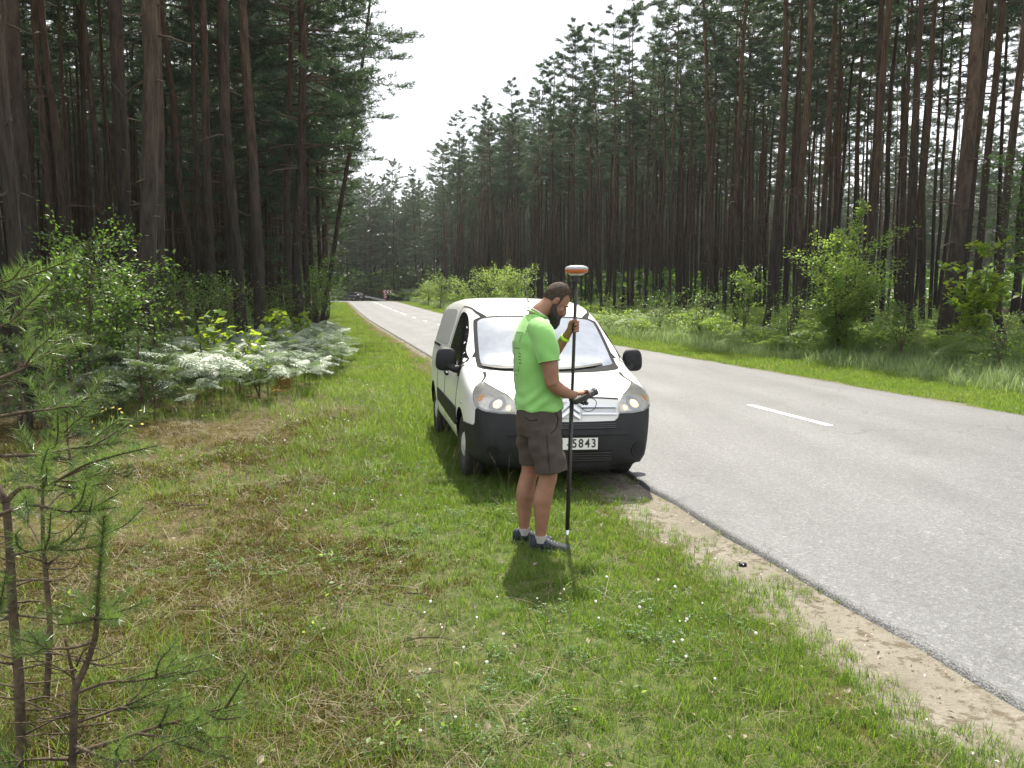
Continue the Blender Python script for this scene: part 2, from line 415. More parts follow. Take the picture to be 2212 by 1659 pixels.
def build_road():
    n = len(RC)
    cs = np.array([0, 0.02, 0.12, 0.5, 1.2, 2.4, ROAD_W / 2, 4.95, 6.15, 6.85, 7.23, 7.33, ROAD_W]) - ROAD_W / 2
    V = []
    for k, (x, y, h) in enumerate(RC):
        rx, ry = math.cos(h), math.sin(h)
        s = RARC[k]
        jl = 0.035 * mnoise.noise((s * 1.3, 0, 0)) + 0.05 * mnoise.noise((s * 0.35, 3, 0)) + 0.02 * mnoise.noise((s * 3.7, 9, 0))
        jr = 0.06 * mnoise.noise((s * 0.5, 7, 0))
        row = []
        for j, c in enumerate(cs):
            cc = c + (jl if j <= 2 else 0) + (jr if j >= len(cs) - 3 else 0)
            zz = 0.012 + 0.03 * (1 - (c / (ROAD_W / 2)) ** 2)
            if j in (0, len(cs) - 1): zz = -0.075
            px, py = x + rx * cc, y + ry * cc
            row.append((px, py, float(base_h(px, py)) + zz))
        V.append(row)
    V = np.array(V); m = len(cs)
    i = np.arange(n * m).reshape(n, m)
    Fa = np.stack([i[:-1, :-1], i[:-1, 1:], i[1:, 1:], i[1:, :-1]], -1).reshape(-1, 4)
    t = NT('worn_grey_asphalt')
    pos = t.pos(); sp = t.n('ShaderNodeSeparateXYZ'); t.l(pos, sp.inputs[0])
    pp = t.math('ADD', t.math('ADD', t.math('MULTIPLY', sp.outputs[0], NX), t.math('MULTIPLY', sp.outputs[1], NY)), -(L0[0] * NX + L0[1] * NY))
    vo = t.n('ShaderNodeTexVoronoi'); vo.inputs['Scale'].default_value = 85; t.l(pos, vo.inputs['Vector'])
    vb = t.n('ShaderNodeTexVoronoi'); vb.inputs['Scale'].default_value = 40; t.l(pos, vb.inputs['Vector'])
    sx = t.n('ShaderNodeSeparateColor'); t.l(vo.outputs['Color'], sx.inputs[0])
    grit = t.ramp(sx.outputs[0], [(0.0, (0.070, 0.072, 0.075)), (0.4, (0.110, 0.113, 0.119)), (0.8, (0.138, 0.142, 0.149)), (0.97, (0.25, 0.255, 0.26))])
    sx2 = t.n('ShaderNodeSeparateColor'); t.l(vb.outputs['Color'], sx2.inputs[0])
    grit = t.mix(0.55, grit, t.ramp(sx2.outputs[1], [(0.0, (0.092, 0.094, 0.098)), (0.9, (0.138, 0.142, 0.149)), (1.0, (0.20, 0.204, 0.21))]))
    mp = t.n('ShaderNodeMapping'); mp.inputs['Rotation'].default_value = (0, 0, -ANG); mp.inputs['Scale'].default_value = (1.0, 0.12, 1); t.l(pos, mp.inputs['Vector'])
    streak = t.noise(1.3, 5, mp.outputs[0], 0.6)
    patch = t.noise(0.35, 4, pos, 0.6)
    c = t.mix(1.0, grit, t.ramp(t.math('ADD', t.math('MULTIPLY', streak, 0.6), t.math('MULTIPLY', patch, 0.4)), [(0.3, 0.72), (0.5, 1.0), (0.7, 1.2)]), 'MULTIPLY')
    trk = t.math('SINE', t.math('MULTIPLY', t.math('ADD', pp, t.math('MULTIPLY', streak, .5)), 3.9))
    c = t.mix(1.0, c, t.ramp(t.math('ADD', t.math('MULTIPLY', trk, 0.25), 0.5), [(0.25, 0.93), (0.75, 1.06)]), 'MULTIPLY')
    st = t.noise(0.9, 6, pos, 0.72)
    c = t.mix(1.0, c, t.ramp(st, [(0.30, 0.72), (0.40, 0.97), (0.62, 1.0), (0.75, 1.10)]), 'MULTIPLY')
    # dark ragged edge of the wearing course, and a dust film of sand beside it
    en = t.noise(9, 4, pos)
    e = t.n('ShaderNodeMapRange'); e.inputs['From Min'].default_value = 0.0; e.inputs['From Max'].default_value = 0.055; e.interpolation_type = 'SMOOTHSTEP'
    t.l(t.math('ADD', pp, t.math('MULTIPLY', t.math('SUBTRACT', en, 0.5), 0.12)), e.inputs['Value'])
    c = t.mix(e.outputs[0], t.mix(0.65, c, (0.04, 0.04, 0.042)), c)
    cr = t.n('ShaderNodeTexVoronoi'); cr.feature = 'DISTANCE_TO_EDGE'; cr.inputs['Scale'].default_value = 0.33
    wv = t.n('ShaderNodeVectorMath'); wv.operation = 'ADD'; nn = t.n('ShaderNodeTexNoise'); nn.inputs['Scale'].default_value = 1.1; nn.inputs['Detail'].default_value = 6
    t.l(pos, nn.inputs['Vector']); t.l(pos, wv.inputs[0]); t.l(nn.outputs['Color'], wv.inputs[1]); t.l(wv.outputs[0], cr.inputs['Vector'])
    ck = t.math('MULTIPLY', t.math('LESS_THAN', cr.outputs['Distance'], 0.005), t.math('GREATER_THAN', t.noise(0.2, 2, pos), 0.52))
    c = t.mix(t.math('MULTIPLY', ck, 0.55), c, (0.06, 0.06, 0.06))
    h = t.math('ADD', vo.outputs['Distance'], t.math('MULTIPLY', vb.outputs['Distance'], 0.7))
    m_ = t.pbr(c, 0.62, t.bump(h, 0.55, 0.008), 0.45)
    r = obj('road', mesh('road', V.reshape(-1, 3), Fa, m_, smooth=False))
    tag(r, 'grey asphalt road running away and bending left', kind='structure')
    tp = NT('road_paint'); ps = tp.pos()
    m_p = tp.pbr(tp.ramp(tp.noise(30, 5, ps, 0.75), [(0.28, (0.30, 0.30, 0.29)), (0.42, (0.72, 0.72, 0.70)), (0.8, (0.80, 0.80, 0.78))]), 0.6, tp.bump(tp.noise(90, 2, ps), 0.4, 0.004))
    def strip(name, s0, s1, w=0.12):
        ss = np.linspace(s0, s1, max(2, int((s1 - s0) / 1.0) + 1))
        V = []
        for s in ss:
            x = np.interp(s, RARC, RC[:, 0]); y = np.interp(s, RARC, RC[:, 1]); h = np.interp(s, RARC, RC[:, 2])
            for c in (-w / 2, w / 2):
                px, py = x + math.cos(h) * (c + 0.1), y + math.sin(h) * (c + 0.1)
                V.append((px, py, float(base_h(px, py)) + 0.046))
        Fc = [(2 * k, 2 * k + 1, 2 * k + 3, 2 * k + 2) for k in range(len(ss) - 1)]
        obj(name, mesh(name, V, Fc, m_p), r)
    s = 2.35 - 8
    while s < 62:
        strip('lane_dash', s, s + 2.25); s += 8.05
    while s < 108:
        strip('lane_dash', s, s + 6.3); s += 8.6
    strip('centre_line', s, s + 45)
    return r
road = build_road()

# ------------------------------------------------------------------ scatter helper: countless small growth as ONE object of kind stuff
def scatter(name, label, P, rot, scl, idx, variants, mats, kind='stuff'):
    P = np.asarray(P, np.float32); n = len(P)
    me = bpy.data.meshes.new(name)
    me.vertices.add(n); me.vertices.foreach_set('co', P.ravel())
    def att(nm, typ, data):
        a = me.attributes.new(nm, typ, 'POINT')
        a.data.foreach_set('vector' if typ == 'FLOAT_VECTOR' else 'value', np.ascontiguousarray(data).ravel())
    att('rot', 'FLOAT_VECTOR', np.asarray(rot, np.float32)); att('scl', 'FLOAT', np.asarray(scl, np.float32)); att('vid', 'INT', np.asarray(idx, np.int32))
    o = obj(name, me); tag(o, label, kind=kind)
    ng = bpy.data.node_groups.new(name + '_nodes', 'GeometryNodeTree')
    ng.interface.new_socket('Geometry', in_out='INPUT', socket_type='NodeSocketGeometry')
    ng.interface.new_socket('Geometry', in_out='OUTPUT', socket_type='NodeSocketGeometry')
    N, L = ng.nodes, ng.links
    gi, go = N.new('NodeGroupInput'), N.new('NodeGroupOutput')
    ip = N.new('GeometryNodeInstanceOnPoints'); ip.inputs['Pick Instance'].default_value = True
    jn = N.new('GeometryNodeJoinGeometry')
    for v in reversed(variants):
        src = bpy.data.objects.new(name + '_piece', v)      # kept out of the scene: only a source of shape
        oi = N.new('GeometryNodeObjectInfo'); oi.inputs['Object'].default_value = src; oi.inputs['As Instance'].default_value = True
        L.new(oi.outputs['Geometry'], jn.inputs['Geometry'])
    def na(nm, typ):
        x = N.new('GeometryNodeInputNamedAttribute'); x.data_type = typ; x.inputs['Name'].default_value = nm
        return [s for s in x.outputs if s.enabled and s.name == 'Attribute'][0]
    L.new(gi.outputs[0], ip.inputs['Points']); L.new(jn.outputs[0], ip.inputs['Instance'])
    L.new(na('vid', 'INT'), ip.inputs['Instance Index'])
    er = N.new('FunctionNodeEulerToRotation'); L.new(na('rot', 'FLOAT_VECTOR'), er.inputs[0]); L.new(er.outputs[0], ip.inputs['Rotation'])
    L.new(na('scl', 'FLOAT'), ip.inputs['Scale'])
    L.new(ip.outputs[0], go.inputs[0])
    md = o.modifiers.new('scatter', 'NODES'); md.node_group = ng
    return o

# ------------------------------------------------------------------ small plant shapes
def blades(n, h, w, spread, lean, segs=3, r=rng, droop=1.0, flat=0.0):
    """n grass blades rooted inside a disc: triangles strips"""
    V = []; F = []
    for _ in range(n):
        a = r.uniform(0, 2 * np.pi); rr = spread * math.sqrt(r.uniform(0, 1))
        bx, by = rr * math.cos(a), rr * math.sin(a)
        hh = h * r.uniform(0.45, 1.15); d = r.uniform(0, 2 * np.pi); ln = hh * lean * r.uniform(0.2, 1.3)
        wv = np.array([-math.sin(d), math.cos(d), 0]) * w * r.uniform(0.6, 1.3) / 2
        base = len(V)
        for k in range(segs + 1):
            t = k / segs
            c = np.array([bx + math.cos(d) * ln * t ** (1 + droop), by + math.sin(d) * ln * t ** (1 + droop), hh * (t - 0.28 * lean * t * t) * (1 - flat) + 0.01 * flat])
            if k == segs: V.append(c)
            else:
                s = 1 - 0.75 * t
                V.append(c - wv * s); V.append(c + wv * s)
        for k in range(segs - 1):
            b = base + 2 * k
            F.append((b, b + 1, b + 3)); F.append((b, b + 3, b + 2))
        b = base + 2 * (segs - 1)
        F.append((b, b + 1, b + 2))
    return np.array(V), np.array(F)

def leaf_vf(c, d, up, L, W, fold=0.2):
    """one pointed leaf of four triangles along d"""
    d = d / (np.linalg.norm(d) + 1e-9); s = np.cross(d, up); s /= np.linalg.norm(s) + 1e-9; n = np.cross(s, d)
    V = [c, c + d * L * 0.45 + s * W / 2 + n * fold * W, c + d * L, c + d * L * 0.45 - s * W / 2 + n * fold * W, c + d * L * 0.5]
    return V, [(0, 1, 4), (1, 2, 4), (2, 3, 4), (3, 0, 4)]

class TB:
    """numpy triangle collector"""
    def __init__(s): s.V = []; s.F = []; s.n = 0
    def add(s, V, F):
        V = np.asarray(V, float); F = np.asarray(F, int)
        s.V.append(V); s.F.append(F + s.n); s.n += len(V)
    def mesh(s, name, mat, smooth=False):
        return mesh(name, np.vstack(s.V), np.vstack(s.F), mat, smooth)

# ------------------------------------------------------------------ pines
def needle_clumps(C, D, k, L, W, r, spread=0.9):
    """k needle sprays (thin triangles) at every centre C around direction D"""
    C = np.repeat(np.asarray(C, float), k, 0); D = np.repeat(np.asarray(D, float), k, 0)
    n = len(C)
    d = D + r.normal(0, spread, (n, 3)); d /= np.linalg.norm(d, axis=1)[:, None] + 1e-9
    s = np.cross(d, r.normal(0, 1, (n, 3))); s /= np.linalg.norm(s, axis=1)[:, None] + 1e-9
    Ls = (L * r.uniform(0.6, 1.2, n))[:, None]; Ws = (W * r.uniform(0.7, 1.3, n))[:, None]
    c = C + r.normal(0, L * 0.22, (n, 3))
    V = np.stack([c - s * Ws / 2, c + s * Ws / 2, c + d * Ls], 1).reshape(-1, 3)
    F = np.arange(3 * n).reshape(n, 3)
    return V, F

def pine_proto(seed, H, zc, rmax, r0, dead=14, dead_lo=3.0, asym=0.0, twigs=6, kneed=19, limbs_m=4.2, nl=0.19, nw=0.026):
    r = np.random.default_rng(seed)
    zz = np.array([-0.3, 0.0, 0.35, 1.2, 3, 6, 9, 12, 15, 18, H * 0.9, H])
    wx = np.cumsum(r.normal(0, 0.10, len(zz))); wy = np.cumsum(r.normal(0, 0.10, len(zz))); wx -= wx[1]; wy -= wy[1]
    rr = r0 * np.interp(zz, [-0.3, 0, 0.35, 1.2, H * 0.5, H * 0.9, H], [1.35, 1.25, 1.08, 1.0, 0.72, 0.25, 0.08])
    P = np.stack([wx, wy, zz], 1)
    tv, tf = tube_vf(P, rr, 12)
    dead_mb = MB(); dead_mb.add(tv, tf, 0)
    ctr = lambda z: np.array([np.interp(z, zz, wx), np.interp(z, zz, wy), z])
    rad = lambda z: np.interp(z, zz, rr)
    mb = MB()
    for _ in range(dead):
        z = r.uniform(dead_lo, zc + 1); a = r.uniform(0, 2 * np.pi); L = r.choice([0.2, 0.3, 0.4, 0.9, 1.5]) * r.uniform(0.7, 1.2)
        d = np.array([math.cos(a), math.sin(a), 0]); c = ctr(z); b = c + d * rad(z) * 0.8
        el = r.uniform(-0.25, 0.2)
        pts = [b + d * L * t + np.array([0, 0, L * (el * t - 0.16 * t * t)]) + r.normal(0, 0.04 * L * t, 3) for t in (0, 0.35, 0.7, 1)]
        dead_mb.tube(pts, [0.028, 0.02, 0.014, 0.006], 5, m=1)
        if L > 0.8:
            for _k in range(2):
                t = r.uniform(0.4, 0.8); q = b + d * L * t + np.array([0, 0, L * (el * t - 0.16 * t * t)]); dd = d + r.normal(0, 0.6, 3)
                dead_mb.tube([q, q + dd * L * 0.15, q + dd * L * 0.3], [0.011, 0.008, 0.004], 4, m=1)
    Cc = []; Dd = []
    z = zc
    while z < H - 0.2:
        t = (z - zc) / (H - zc)
        rm = rmax * np.interp(t, [0, 0.15, 0.4, 0.75, 1], [0.75, 1.0, 0.95, 0.55, 0.12]) * r.uniform(0.55, 1.12)
        a = r.uniform(0, 2 * np.pi); d = np.array([math.cos(a), math.sin(a), 0])
        rm *= 1 + asym * d[0]
        up = np.interp(t, [0, 0.5, 1], [-0.08, 0.30, 0.9]) + r.normal(0, 0.12)
        c = ctr(z)
        f = lambda u: c + d * rm * u + np.array([0, 0, rm * (up * u + 0.14 * u * u * (0.5 - t) * -2 * 0.5)])
        mb.tube([f(u) for u in (0.02, 0.35, 0.7, 1.0)], [0.045 * (1 - 0.6 * t), 0.032 * (1 - 0.6 * t), 0.018, 0.006], 5)
        for _ in range(twigs):
            u = r.uniform(0.28, 1.02) ** 0.7
            b = f(u); a2 = a + r.normal(0, 0.75); L = rm * r.uniform(0.18, 0.42) * (1.25 - 0.6 * u) + 0.15
            e = b + np.array([math.cos(a2), math.sin(a2), r.uniform(-0.1, 0.45)]) * L
            mb.tube([b, (b + e) / 2 + r.normal(0, 0.03, 3), e], [0.012, 0.009, 0.004], 3, cap=False)
            m = max(3, int(L / 0.17))
            for g in np.linspace(0.3, 1.0, m):
                Cc.append(b + (e - b) * g); Dd.append((e - b) / L + np.array([0, 0, 0.35]))
        z += r.exponential(1 / limbs_m)
    nv, nf = needle_clumps(Cc, Dd, kneed, nl, nw, r)
    nb = len(mb.F)
    bv = np.vstack(mb.V)
    crown = mesh('pine_crown', np.vstack([bv, nv]), mb.F + [tuple(f) for f in (nf + len(bv)).tolist()], mats=[M['twig'], M['needle']], fmat=[0] * nb + [1] * len(nf))
    trunk = mesh('pine_trunk', np.vstack(dead_mb.V), dead_mb.F, mats=[M['bark'], M['twig']], fmat=dead_mb.M, smooth=True)
    return dict(trunk=trunk, crown=crown, r0=r0, H=H)

PT = [pine_proto(11 + i, H, zc, rm, 0.17, dead=d) for i, (H, zc, rm, d) in enumerate([(23, 14.2, 2.0, 10), (24, 15.0, 1.9, 7), (22.5, 13.2, 2.2, 12), (23.5, 15.4, 1.9, 6), (22, 12.6, 2.0, 10)])]
PW = [pine_proto(41 + i, H, zc, rm, 0.17, dead=d, dead_lo=2.5, asym=0.25, twigs=9, limbs_m=5.0) for i, (H, zc, rm, d) in enumerate([(22, 6.5, 2.7, 16), (23, 7.5, 2.9, 18)])]
PE = [pine_proto(31 + i, H, zc, rm, 0.17, dead=d, dead_lo=2.0, asym=0.35, twigs=8, limbs_m=4.6) for i, (H, zc, rm, d) in enumerate([(22.5, 5.5, 3.6, 16), (21.5, 4.0, 3.3, 14), (23.5, 7.0, 3.9, 20)])]

def Xat(px, d): return (px - 512) * d * math.cos(PITCH) / FPX
def pine(x, y, proto, s=1.0, kd=1.0, rz=0.0, lean=(0, 0), label=None, group=None, crown=True):
    e = empty('pine_tree', (x, y, float(ground_h(x, y))), rz)
    # lean is given in world x / y as slope
    e.rotation_mode = 'QUATERNION'
    up = Vector((lean[0], lean[1], 1)).normalized()
    q = Vector((0, 0, 1)).rotation_difference(up)
    e.rotation_quaternion = q @ Matrix.Rotation(rz, 3, 'Z').to_quaternion()
    e.scale = (s, s, s)
    t = obj('trunk', proto['trunk'], e); t.scale = (kd / s, kd / s, 1)
    if crown: obj('crown', proto['crown'], e)
    tag(e, label, 'tree', group)
    return e

taken = []
# (pixel column at the horizon, distance, trunk diameter, lean in x, edge tree?, label)
LEFT = [
 (26, 16.0, .36, .00, 0, 'thick grey-brown pine behind the foreground saplings, closest to the picture edge of the dark wood'),
 (4, 20.0, .36, -.01, 0, 'thick pine half cut by the picture edge in the dark wood'),
 (77, 23.5, .27, -.02, 0, 'slender pine behind the sunlit hazel shrub in the dark wood'),
 (107, 27.0, .25, -.01, 0, 'slim reddish pine between the hazel shrub and the pair of thick trunks'),
 (143, 15.6, .36, .045, 0, 'thick pine leaning over its darker twin behind the small pine saplings'),
 (133, 17.4, .33, -.005, 0, 'dark upright pine half hidden behind the thick leaning trunk'),
 (170, 20.0, .33, -.005, 0, 'upright pine with one yellow-lit edge beside the thick leaning pair'),
 (199, 31.0, .27, -.09, 0, 'thin pine leaning strongly away from the road deep in the dark wood'),
 (223, 26.0, .30, -.02, 0, 'straight dark pine between the yellow-edged trunk and the fern bed'),
 (244, 22.0, .36, .00, 0, 'thick straight pine rising from the upper corner of the fern bed'),
 (261, 23.6, .35, -.03, 0, 'thick pine right beside the one at the fern bed, leaning slightly away'),
 (284, 31.5, .30, .06, 1, 'pine leaning towards the road behind the fern bed'),
 (295, 27.0, .34, .045, 1, 'roadside pine with a branch reaching out over the fern bed'),
 (304, 33.0, .28, .035, 1, 'upright pine just behind the roadside pine with the long branch'),
 (318, 40.0, .26, .16, 1, 'reddish pine tilted strongly towards the road at the wood edge'),
]
LEFT += [(321, 45.0, .26, .01, 1, 'full-crowned roadside pine just past the reddish tilted one'), (325, 53.0, .25, .0, 1, 'full-crowned roadside pine, second past the reddish tilted one'),
 (327, 62.0, .25, .02, 1, 'full-crowned roadside pine, third past the reddish tilted one'), (328, 73.0, .24, .0, 1, 'full-crowned roadside pine, fourth past the reddish tilted one'), (313, 37.0, .26, .0, 1, 'upright full-crowned pine hidden partly by the reddish tilted one')]
RIGHT = [
 (944, 23.5, .46, .00, 0, 'thickest pine across the road, with a ridged grey trunk'),
 (789, 31.0, .32, .01, 0, 'straight dark pine across the road beside the bushy sapling birch'),
 (766, 33.0, .31, .01, 0, 'dark pine across the road above the small pale shrub'),
 (870, 31.5, .31, .00, 0, 'reddish-topped pine across the road just behind the tall birch sapling tip'),
 (826, 34.0, .28, .01, 0, 'slim pine across the road left of the birch sapling tip'),
 (922, 32.0, .27, .00, 0, 'slim pine across the road left of the thickest trunk'),
 (1008, 25.0, .29, .02, 0, 'pine across the road behind the yellow-green maple sapling'),
 (737, 36.0, .28, .02, 0, 'straight pine across the road above the van roof side of the pale shrub'),
 (713, 38.0, .25, -.05, 0, 'thin bent pine across the road leaning towards the bend'),
 (955, 27.0, .22, .07, 0, 'thin pine leaning away beside the thickest trunk across the road'),
]
for k, (px, d, dia, lean, edge, lab) in enumerate(LEFT):
    x = Xat(px, d); taken.append((x, d))
    pr = (PT[2] if d == 40.0 else PW[k % 2]) if edge else PT[k % 5]
    pine(x, d, pr, s=0.95 + 0.02 * (k % 5), kd=dia / .385, rz=(R(12) if edge else k * 1.7), lean=(lean, 0.0), label=lab)
for k, (px, d, dia, lean, edge, lab) in enumerate(RIGHT):
    x = Xat(px, d); taken.append((x, d))
    pine(x, d, PT[(k + 2) % 5], s=0.93 + 0.02 * (k % 5), kd=dia / .38, rz=k * 2.1, lean=(lean, 0.01), label=lab)

# every other pine of the woods
cand = []
def fill(p0, p1, q0, q1, dmin, zone, tries):
    r = np.random.default_rng(hash(zone) % 1000 if False else sum(map(ord, zone)))
    cell = {}
    for (x, y) in taken: cell.setdefault((int(x // dmin), int(y // dmin)), []).append((x, y))
    for _ in range(tries):
        q = r.uniform(q0, q1); p = r.uniform(p0, p1); x, y = xy(q, p)
        if y < 6 or abs(x) > y * 0.95 + 12: continue
        if zone == 'across' and p < 12.6 + np.interp(q, [8, 16, 28, 55, 75, 95], [.6, 2.2, 5.6, 4.6, 2.6, 1.0]): continue
        if zone == 'across' and p > 36 and q < 55: continue
        if zone == 'end2' and (q < 178 and p < np.interp(q, [40, 110], [75, 52])): continue
        if zone not in ('end', 'end2') and y > 118 and float(road_dist([x], [y])[0]) < 6: continue
        if zone == 'end' and float(road_dist([x], [y])[0]) < 8: continue
        if 95 < y < 152 and 330 < 512 + FPX * x / y < 418: continue
        i, j = int(x // dmin), int(y // dmin)
        if any((a - x) ** 2 + (b - y) ** 2 < dmin ** 2 for di in (-1, 0, 1) for dj in (-1, 0, 1) for a, b in cell.get((i + di, j + dj), ())): continue
        cell.setdefault((i, j), []).append((x, y))
        dia = np.clip(r.normal(.20, .045), .11, .33)
        edge = (zone == 'near' and p > -8.0 and y > 34) or (zone == 'end' and r.uniform() < 0.7) or (zone == 'end2' and r.uniform() < .5)
        cand.append(dict(x=x, y=y, dia=dia, zone=zone, edge=edge, s=r.uniform(.86, 1.06), rz=r.uniform(0, 6.28), v=int(r.integers(0, 15)), lean=(r.normal(0, .016), r.normal(0, .012)), p=p))
fill(-62, -6.0, 3, 128, 2.0, 'near', 14000)
fill(12.6, 46, 6, 118, 2.25, 'across', 10000)
fill(-80, 90, 126, 178, 2.9, 'end', 8000)
fill(-110, 190, 45, 260, 4.6, 'end2', 6000)
def shows(c):
    v = abs(c['x']) < c['y'] * 0.635 + 0.5
    k = c['dia'] / math.hypot(c['x'], c['y'])
    if c['zone'] == 'near': k *= np.interp(c['p'], [-35, -14, -6], [0.35, 0.8, 1.3])
    if c['zone'] == 'across': k *= np.interp(c['p'], [12, 24, 52], [1.4, 0.9, 0.4])
    if c['edge']: k *= 1.3
    if c['zone'] == 'end2': return 0
    return k if v else 0
cand.sort(key=lambda c: -shows(c))
ZL = {'near': ('straight bare-stemmed pine inside the dark wood behind the fern bed', 'pines of the dark wood behind the ferns'),
      'across': ('tall slim pine in the open wood across the road', 'pines of the open wood across the road'),
      'end': ('distant full-crowned pine closing the view beyond the road bend', 'pines beyond the road bend')}
EDGE_L = 'pine with branches low down at the roadside edge of the dark wood'
LAND = {'across': [(388, 'chevron board'), (440, 'far bush'), (508, 'largest bush'), (556, 'bearded man'), (578, 'antenna'), (612, 'van roof edge'), (655, 'van mirror'), (700, 'low shrub'), (745, 'pale shrub'), (789, 'straight dark pine'), (840, 'bushy birch'), (905, 'low bushes'), (944, 'thickest pine'), (977, 'maple sapling'), (1012, 'young oak')],
        'near': [(10, 'picture edge'), (40, 'crooked sapling'), (84, 'hazel shrub'), (140, 'leaning pair'), (170, 'yellow-edged trunk'), (204, 'maple seedling'), (245, 'fern-bed pine'), (270, 'thick fern-bed pines'), (296, 'roadside pine'), (313, 'corner shrub'), (330, 'last bright shrub')],
        'end': [(320, 'last bright shrub'), (345, 'rail start'), (357, 'black car'), (372, 'bright bush'), (388, 'chevron board'), (406, 'grey sign back'), (440, 'far bush')]}
ORD = ['', 'second ', 'third ', 'fourth ', 'fifth ', 'sixth ', 'seventh ', 'eighth ', 'ninth ', 'tenth ']
seen_labels = {}
def pine_label(c):
    z = c['zone']; px = 512 + FPX * c['x'] / (c['y'] * math.cos(PITCH))
    lx, ln = min(LAND[z], key=lambda t_: abs(t_[0] - px)); d = px - lx
    th = 'thick' if c['dia'] > .265 else ('thin' if c['dia'] < .185 else 'slim')
    le = ' leaning' if abs(c['lean'][0]) > .024 else ''
    dep = np.interp(0, [0], [0])
    if z == 'across': k = 'front row' if c['p'] < 17 else ('second row' if c['p'] < 22 else ('middle' if c['p'] < 31 else 'depth')); w = 'open wood'; rel = 'behind' if abs(d) < 9 else ('bend side of' if d < 0 else 'near side of')
    elif z == 'near': k = 'roadside edge' if c['p'] > -8 else ('second row' if c['p'] > -12 else ('middle' if c['p'] > -22 else 'depth')); w = 'dark wood'; rel = 'behind' if abs(d) < 8 else ('inner side of' if d < 0 else 'road side of')
    else: k = 'front' if c['y'] < 160 else 'depth'; w = 'far wood'; rel = 'behind' if abs(d) < 5 else ('inner side of' if d < 0 else 'open side of')
    base = f'{th}{le} pine, {k} of the {w}, {rel} the {ln}'
    n = seen_labels.get(base, 0); seen_labels[base] = n + 1
    return (ORD[n] if n < len(ORD) else 'further ') + base
N_IND = 268
rest = []
for k, c in enumerate(cand):
    pr = PE[c['v'] % 3] if c['edge'] else PT[c['v'] % 5]
    rz = (ANG + rnd.uniform(-.5, .5)) if (c['edge'] and c['zone'] == 'near') else c['rz']
    if k < N_IND and shows(c) > 0:
        lab, grp = ZL[c['zone']]
        if c['edge'] and c['zone'] == 'near': grp = 'pines along the roadside edge of the dark wood'
        lab = pine_label(c)
        pine(c['x'], c['y'], pr, c['s'], c['dia'] / .34, rz, c['lean'], lab, grp)
    else:
        rest.append((c['x'], c['y'], float(ground_h(c['x'], c['y'])), c['lean'][1], c['lean'][0], rz, c['s'] * 1.0, (c['v'] % 3 + 5) if c['edge'] else c['v'] % 5))
def joined(pr, k):
    vs = []; fs = []; ms = []; n = 0
    for mi, key in enumerate(('trunk', 'crown')):
        me = pr[key]; v = np.empty(len(me.vertices) * 3, np.float32); me.vertices.foreach_get('co', v); v = v.reshape(-1, 3).copy()
        if key == 'trunk': v[:, :2] *= k
        vs.append(v); fs += [tuple(i + n for i in p.vertices) for p in me.polygons]; ms += [(p.material_index if mi == 0 else p.material_index + 1) for p in me.polygons]; n += len(v)
    return mesh('whole_pine', np.vstack(vs), fs, mats=[M['bark'], M['twig'], M['needle']], fmat=ms, smooth=False)
rest = np.array(rest)
scatter('forest', 'countless further pines standing deep in the woods', rest[:, :3], rest[:, 3:6], rest[:, 6], rest[:, 7].astype(int), [joined(p, .7) for p in PT + PE], None)

# ------------------------------------------------------------------ shrubs, saplings, ferns
def shrub_meshes(seed, h, rad, nl, ls, mat, stems=4, base=0.25, narrow=0.0, wfac=0.62):
    r = np.random.default_rng(seed)
    mb = MB(); tips = []
    for k in range(stems):
        a = r.uniform(0, 6.28); lean = rad * r.uniform(0.15, 0.75) if stems > 1 else 0.1 * rad
        top = np.array([math.cos(a) * lean, math.sin(a) * lean, h * r.uniform(0.75, 1.0)])
        P = [np.array([math.cos(a), math.sin(a), 0]) * 0.04 * t + top * t * np.array([t, t, 1]) + r.normal(0, 0.02 * h, 3) * t for t in np.linspace(0, 1, 6)]
        P[0][2] = -0.05
        mb.tube(P, np.linspace(0.012 + 0.006 * h, 0.004, 6), 5)
        P = np.array(P)
        for b in range(int(9 + 3 * h)):
            t = r.uniform(base, 1.0); i = t * 5; i0 = min(int(i), 4); q = P[i0] + (P[i0 + 1] - P[i0]) * (i - i0)
            aa = r.uniform(0, 6.28); prof = math.sin(math.pi * min(1, (0.15 + 0.85 * (1 - t)) ** 0.8) ) if not narrow else (1 - 0.8 * t)
            L = rad * r.uniform(0.45, 1.0) * max(0.22, prof) * (1 - narrow * 0.5)
            d = np.array([math.cos(aa), math.sin(aa), r.uniform(0.1, 0.7)])
            e = q + d * L
            mb.tube([q, (q + e) / 2 + r.normal(0, 0.02, 3), e], [0.006, 0.004, 0.002], 3, cap=False)
            tips.append((q, e))
    tb = TB()
    per = max(2, nl // len(tips))
    for q, e in tips:
        for _ in range(per):
            t = r.uniform(0.2, 1.08)
            c = q + (e - q) * t + r.normal(0, 0.05 * rad + 0.02, 3)
            d = (e - q) / (np.linalg.norm(e - q) + 1e-6) + r.normal(0, 0.7, 3); d[2] -= 0.15
            L = ls * r.uniform(0.6, 1.25)
            V, F = leaf_vf(c, d, np.array([r.normal(0, .35), r.normal(0, .35), 1.0]), L, L * wfac, 0.12)
            tb.add(V, F)
    return mesh('shrub_stems', np.vstack(mb.V), mb.F, M['twig']), tb.mesh('shrub_foliage', mat)

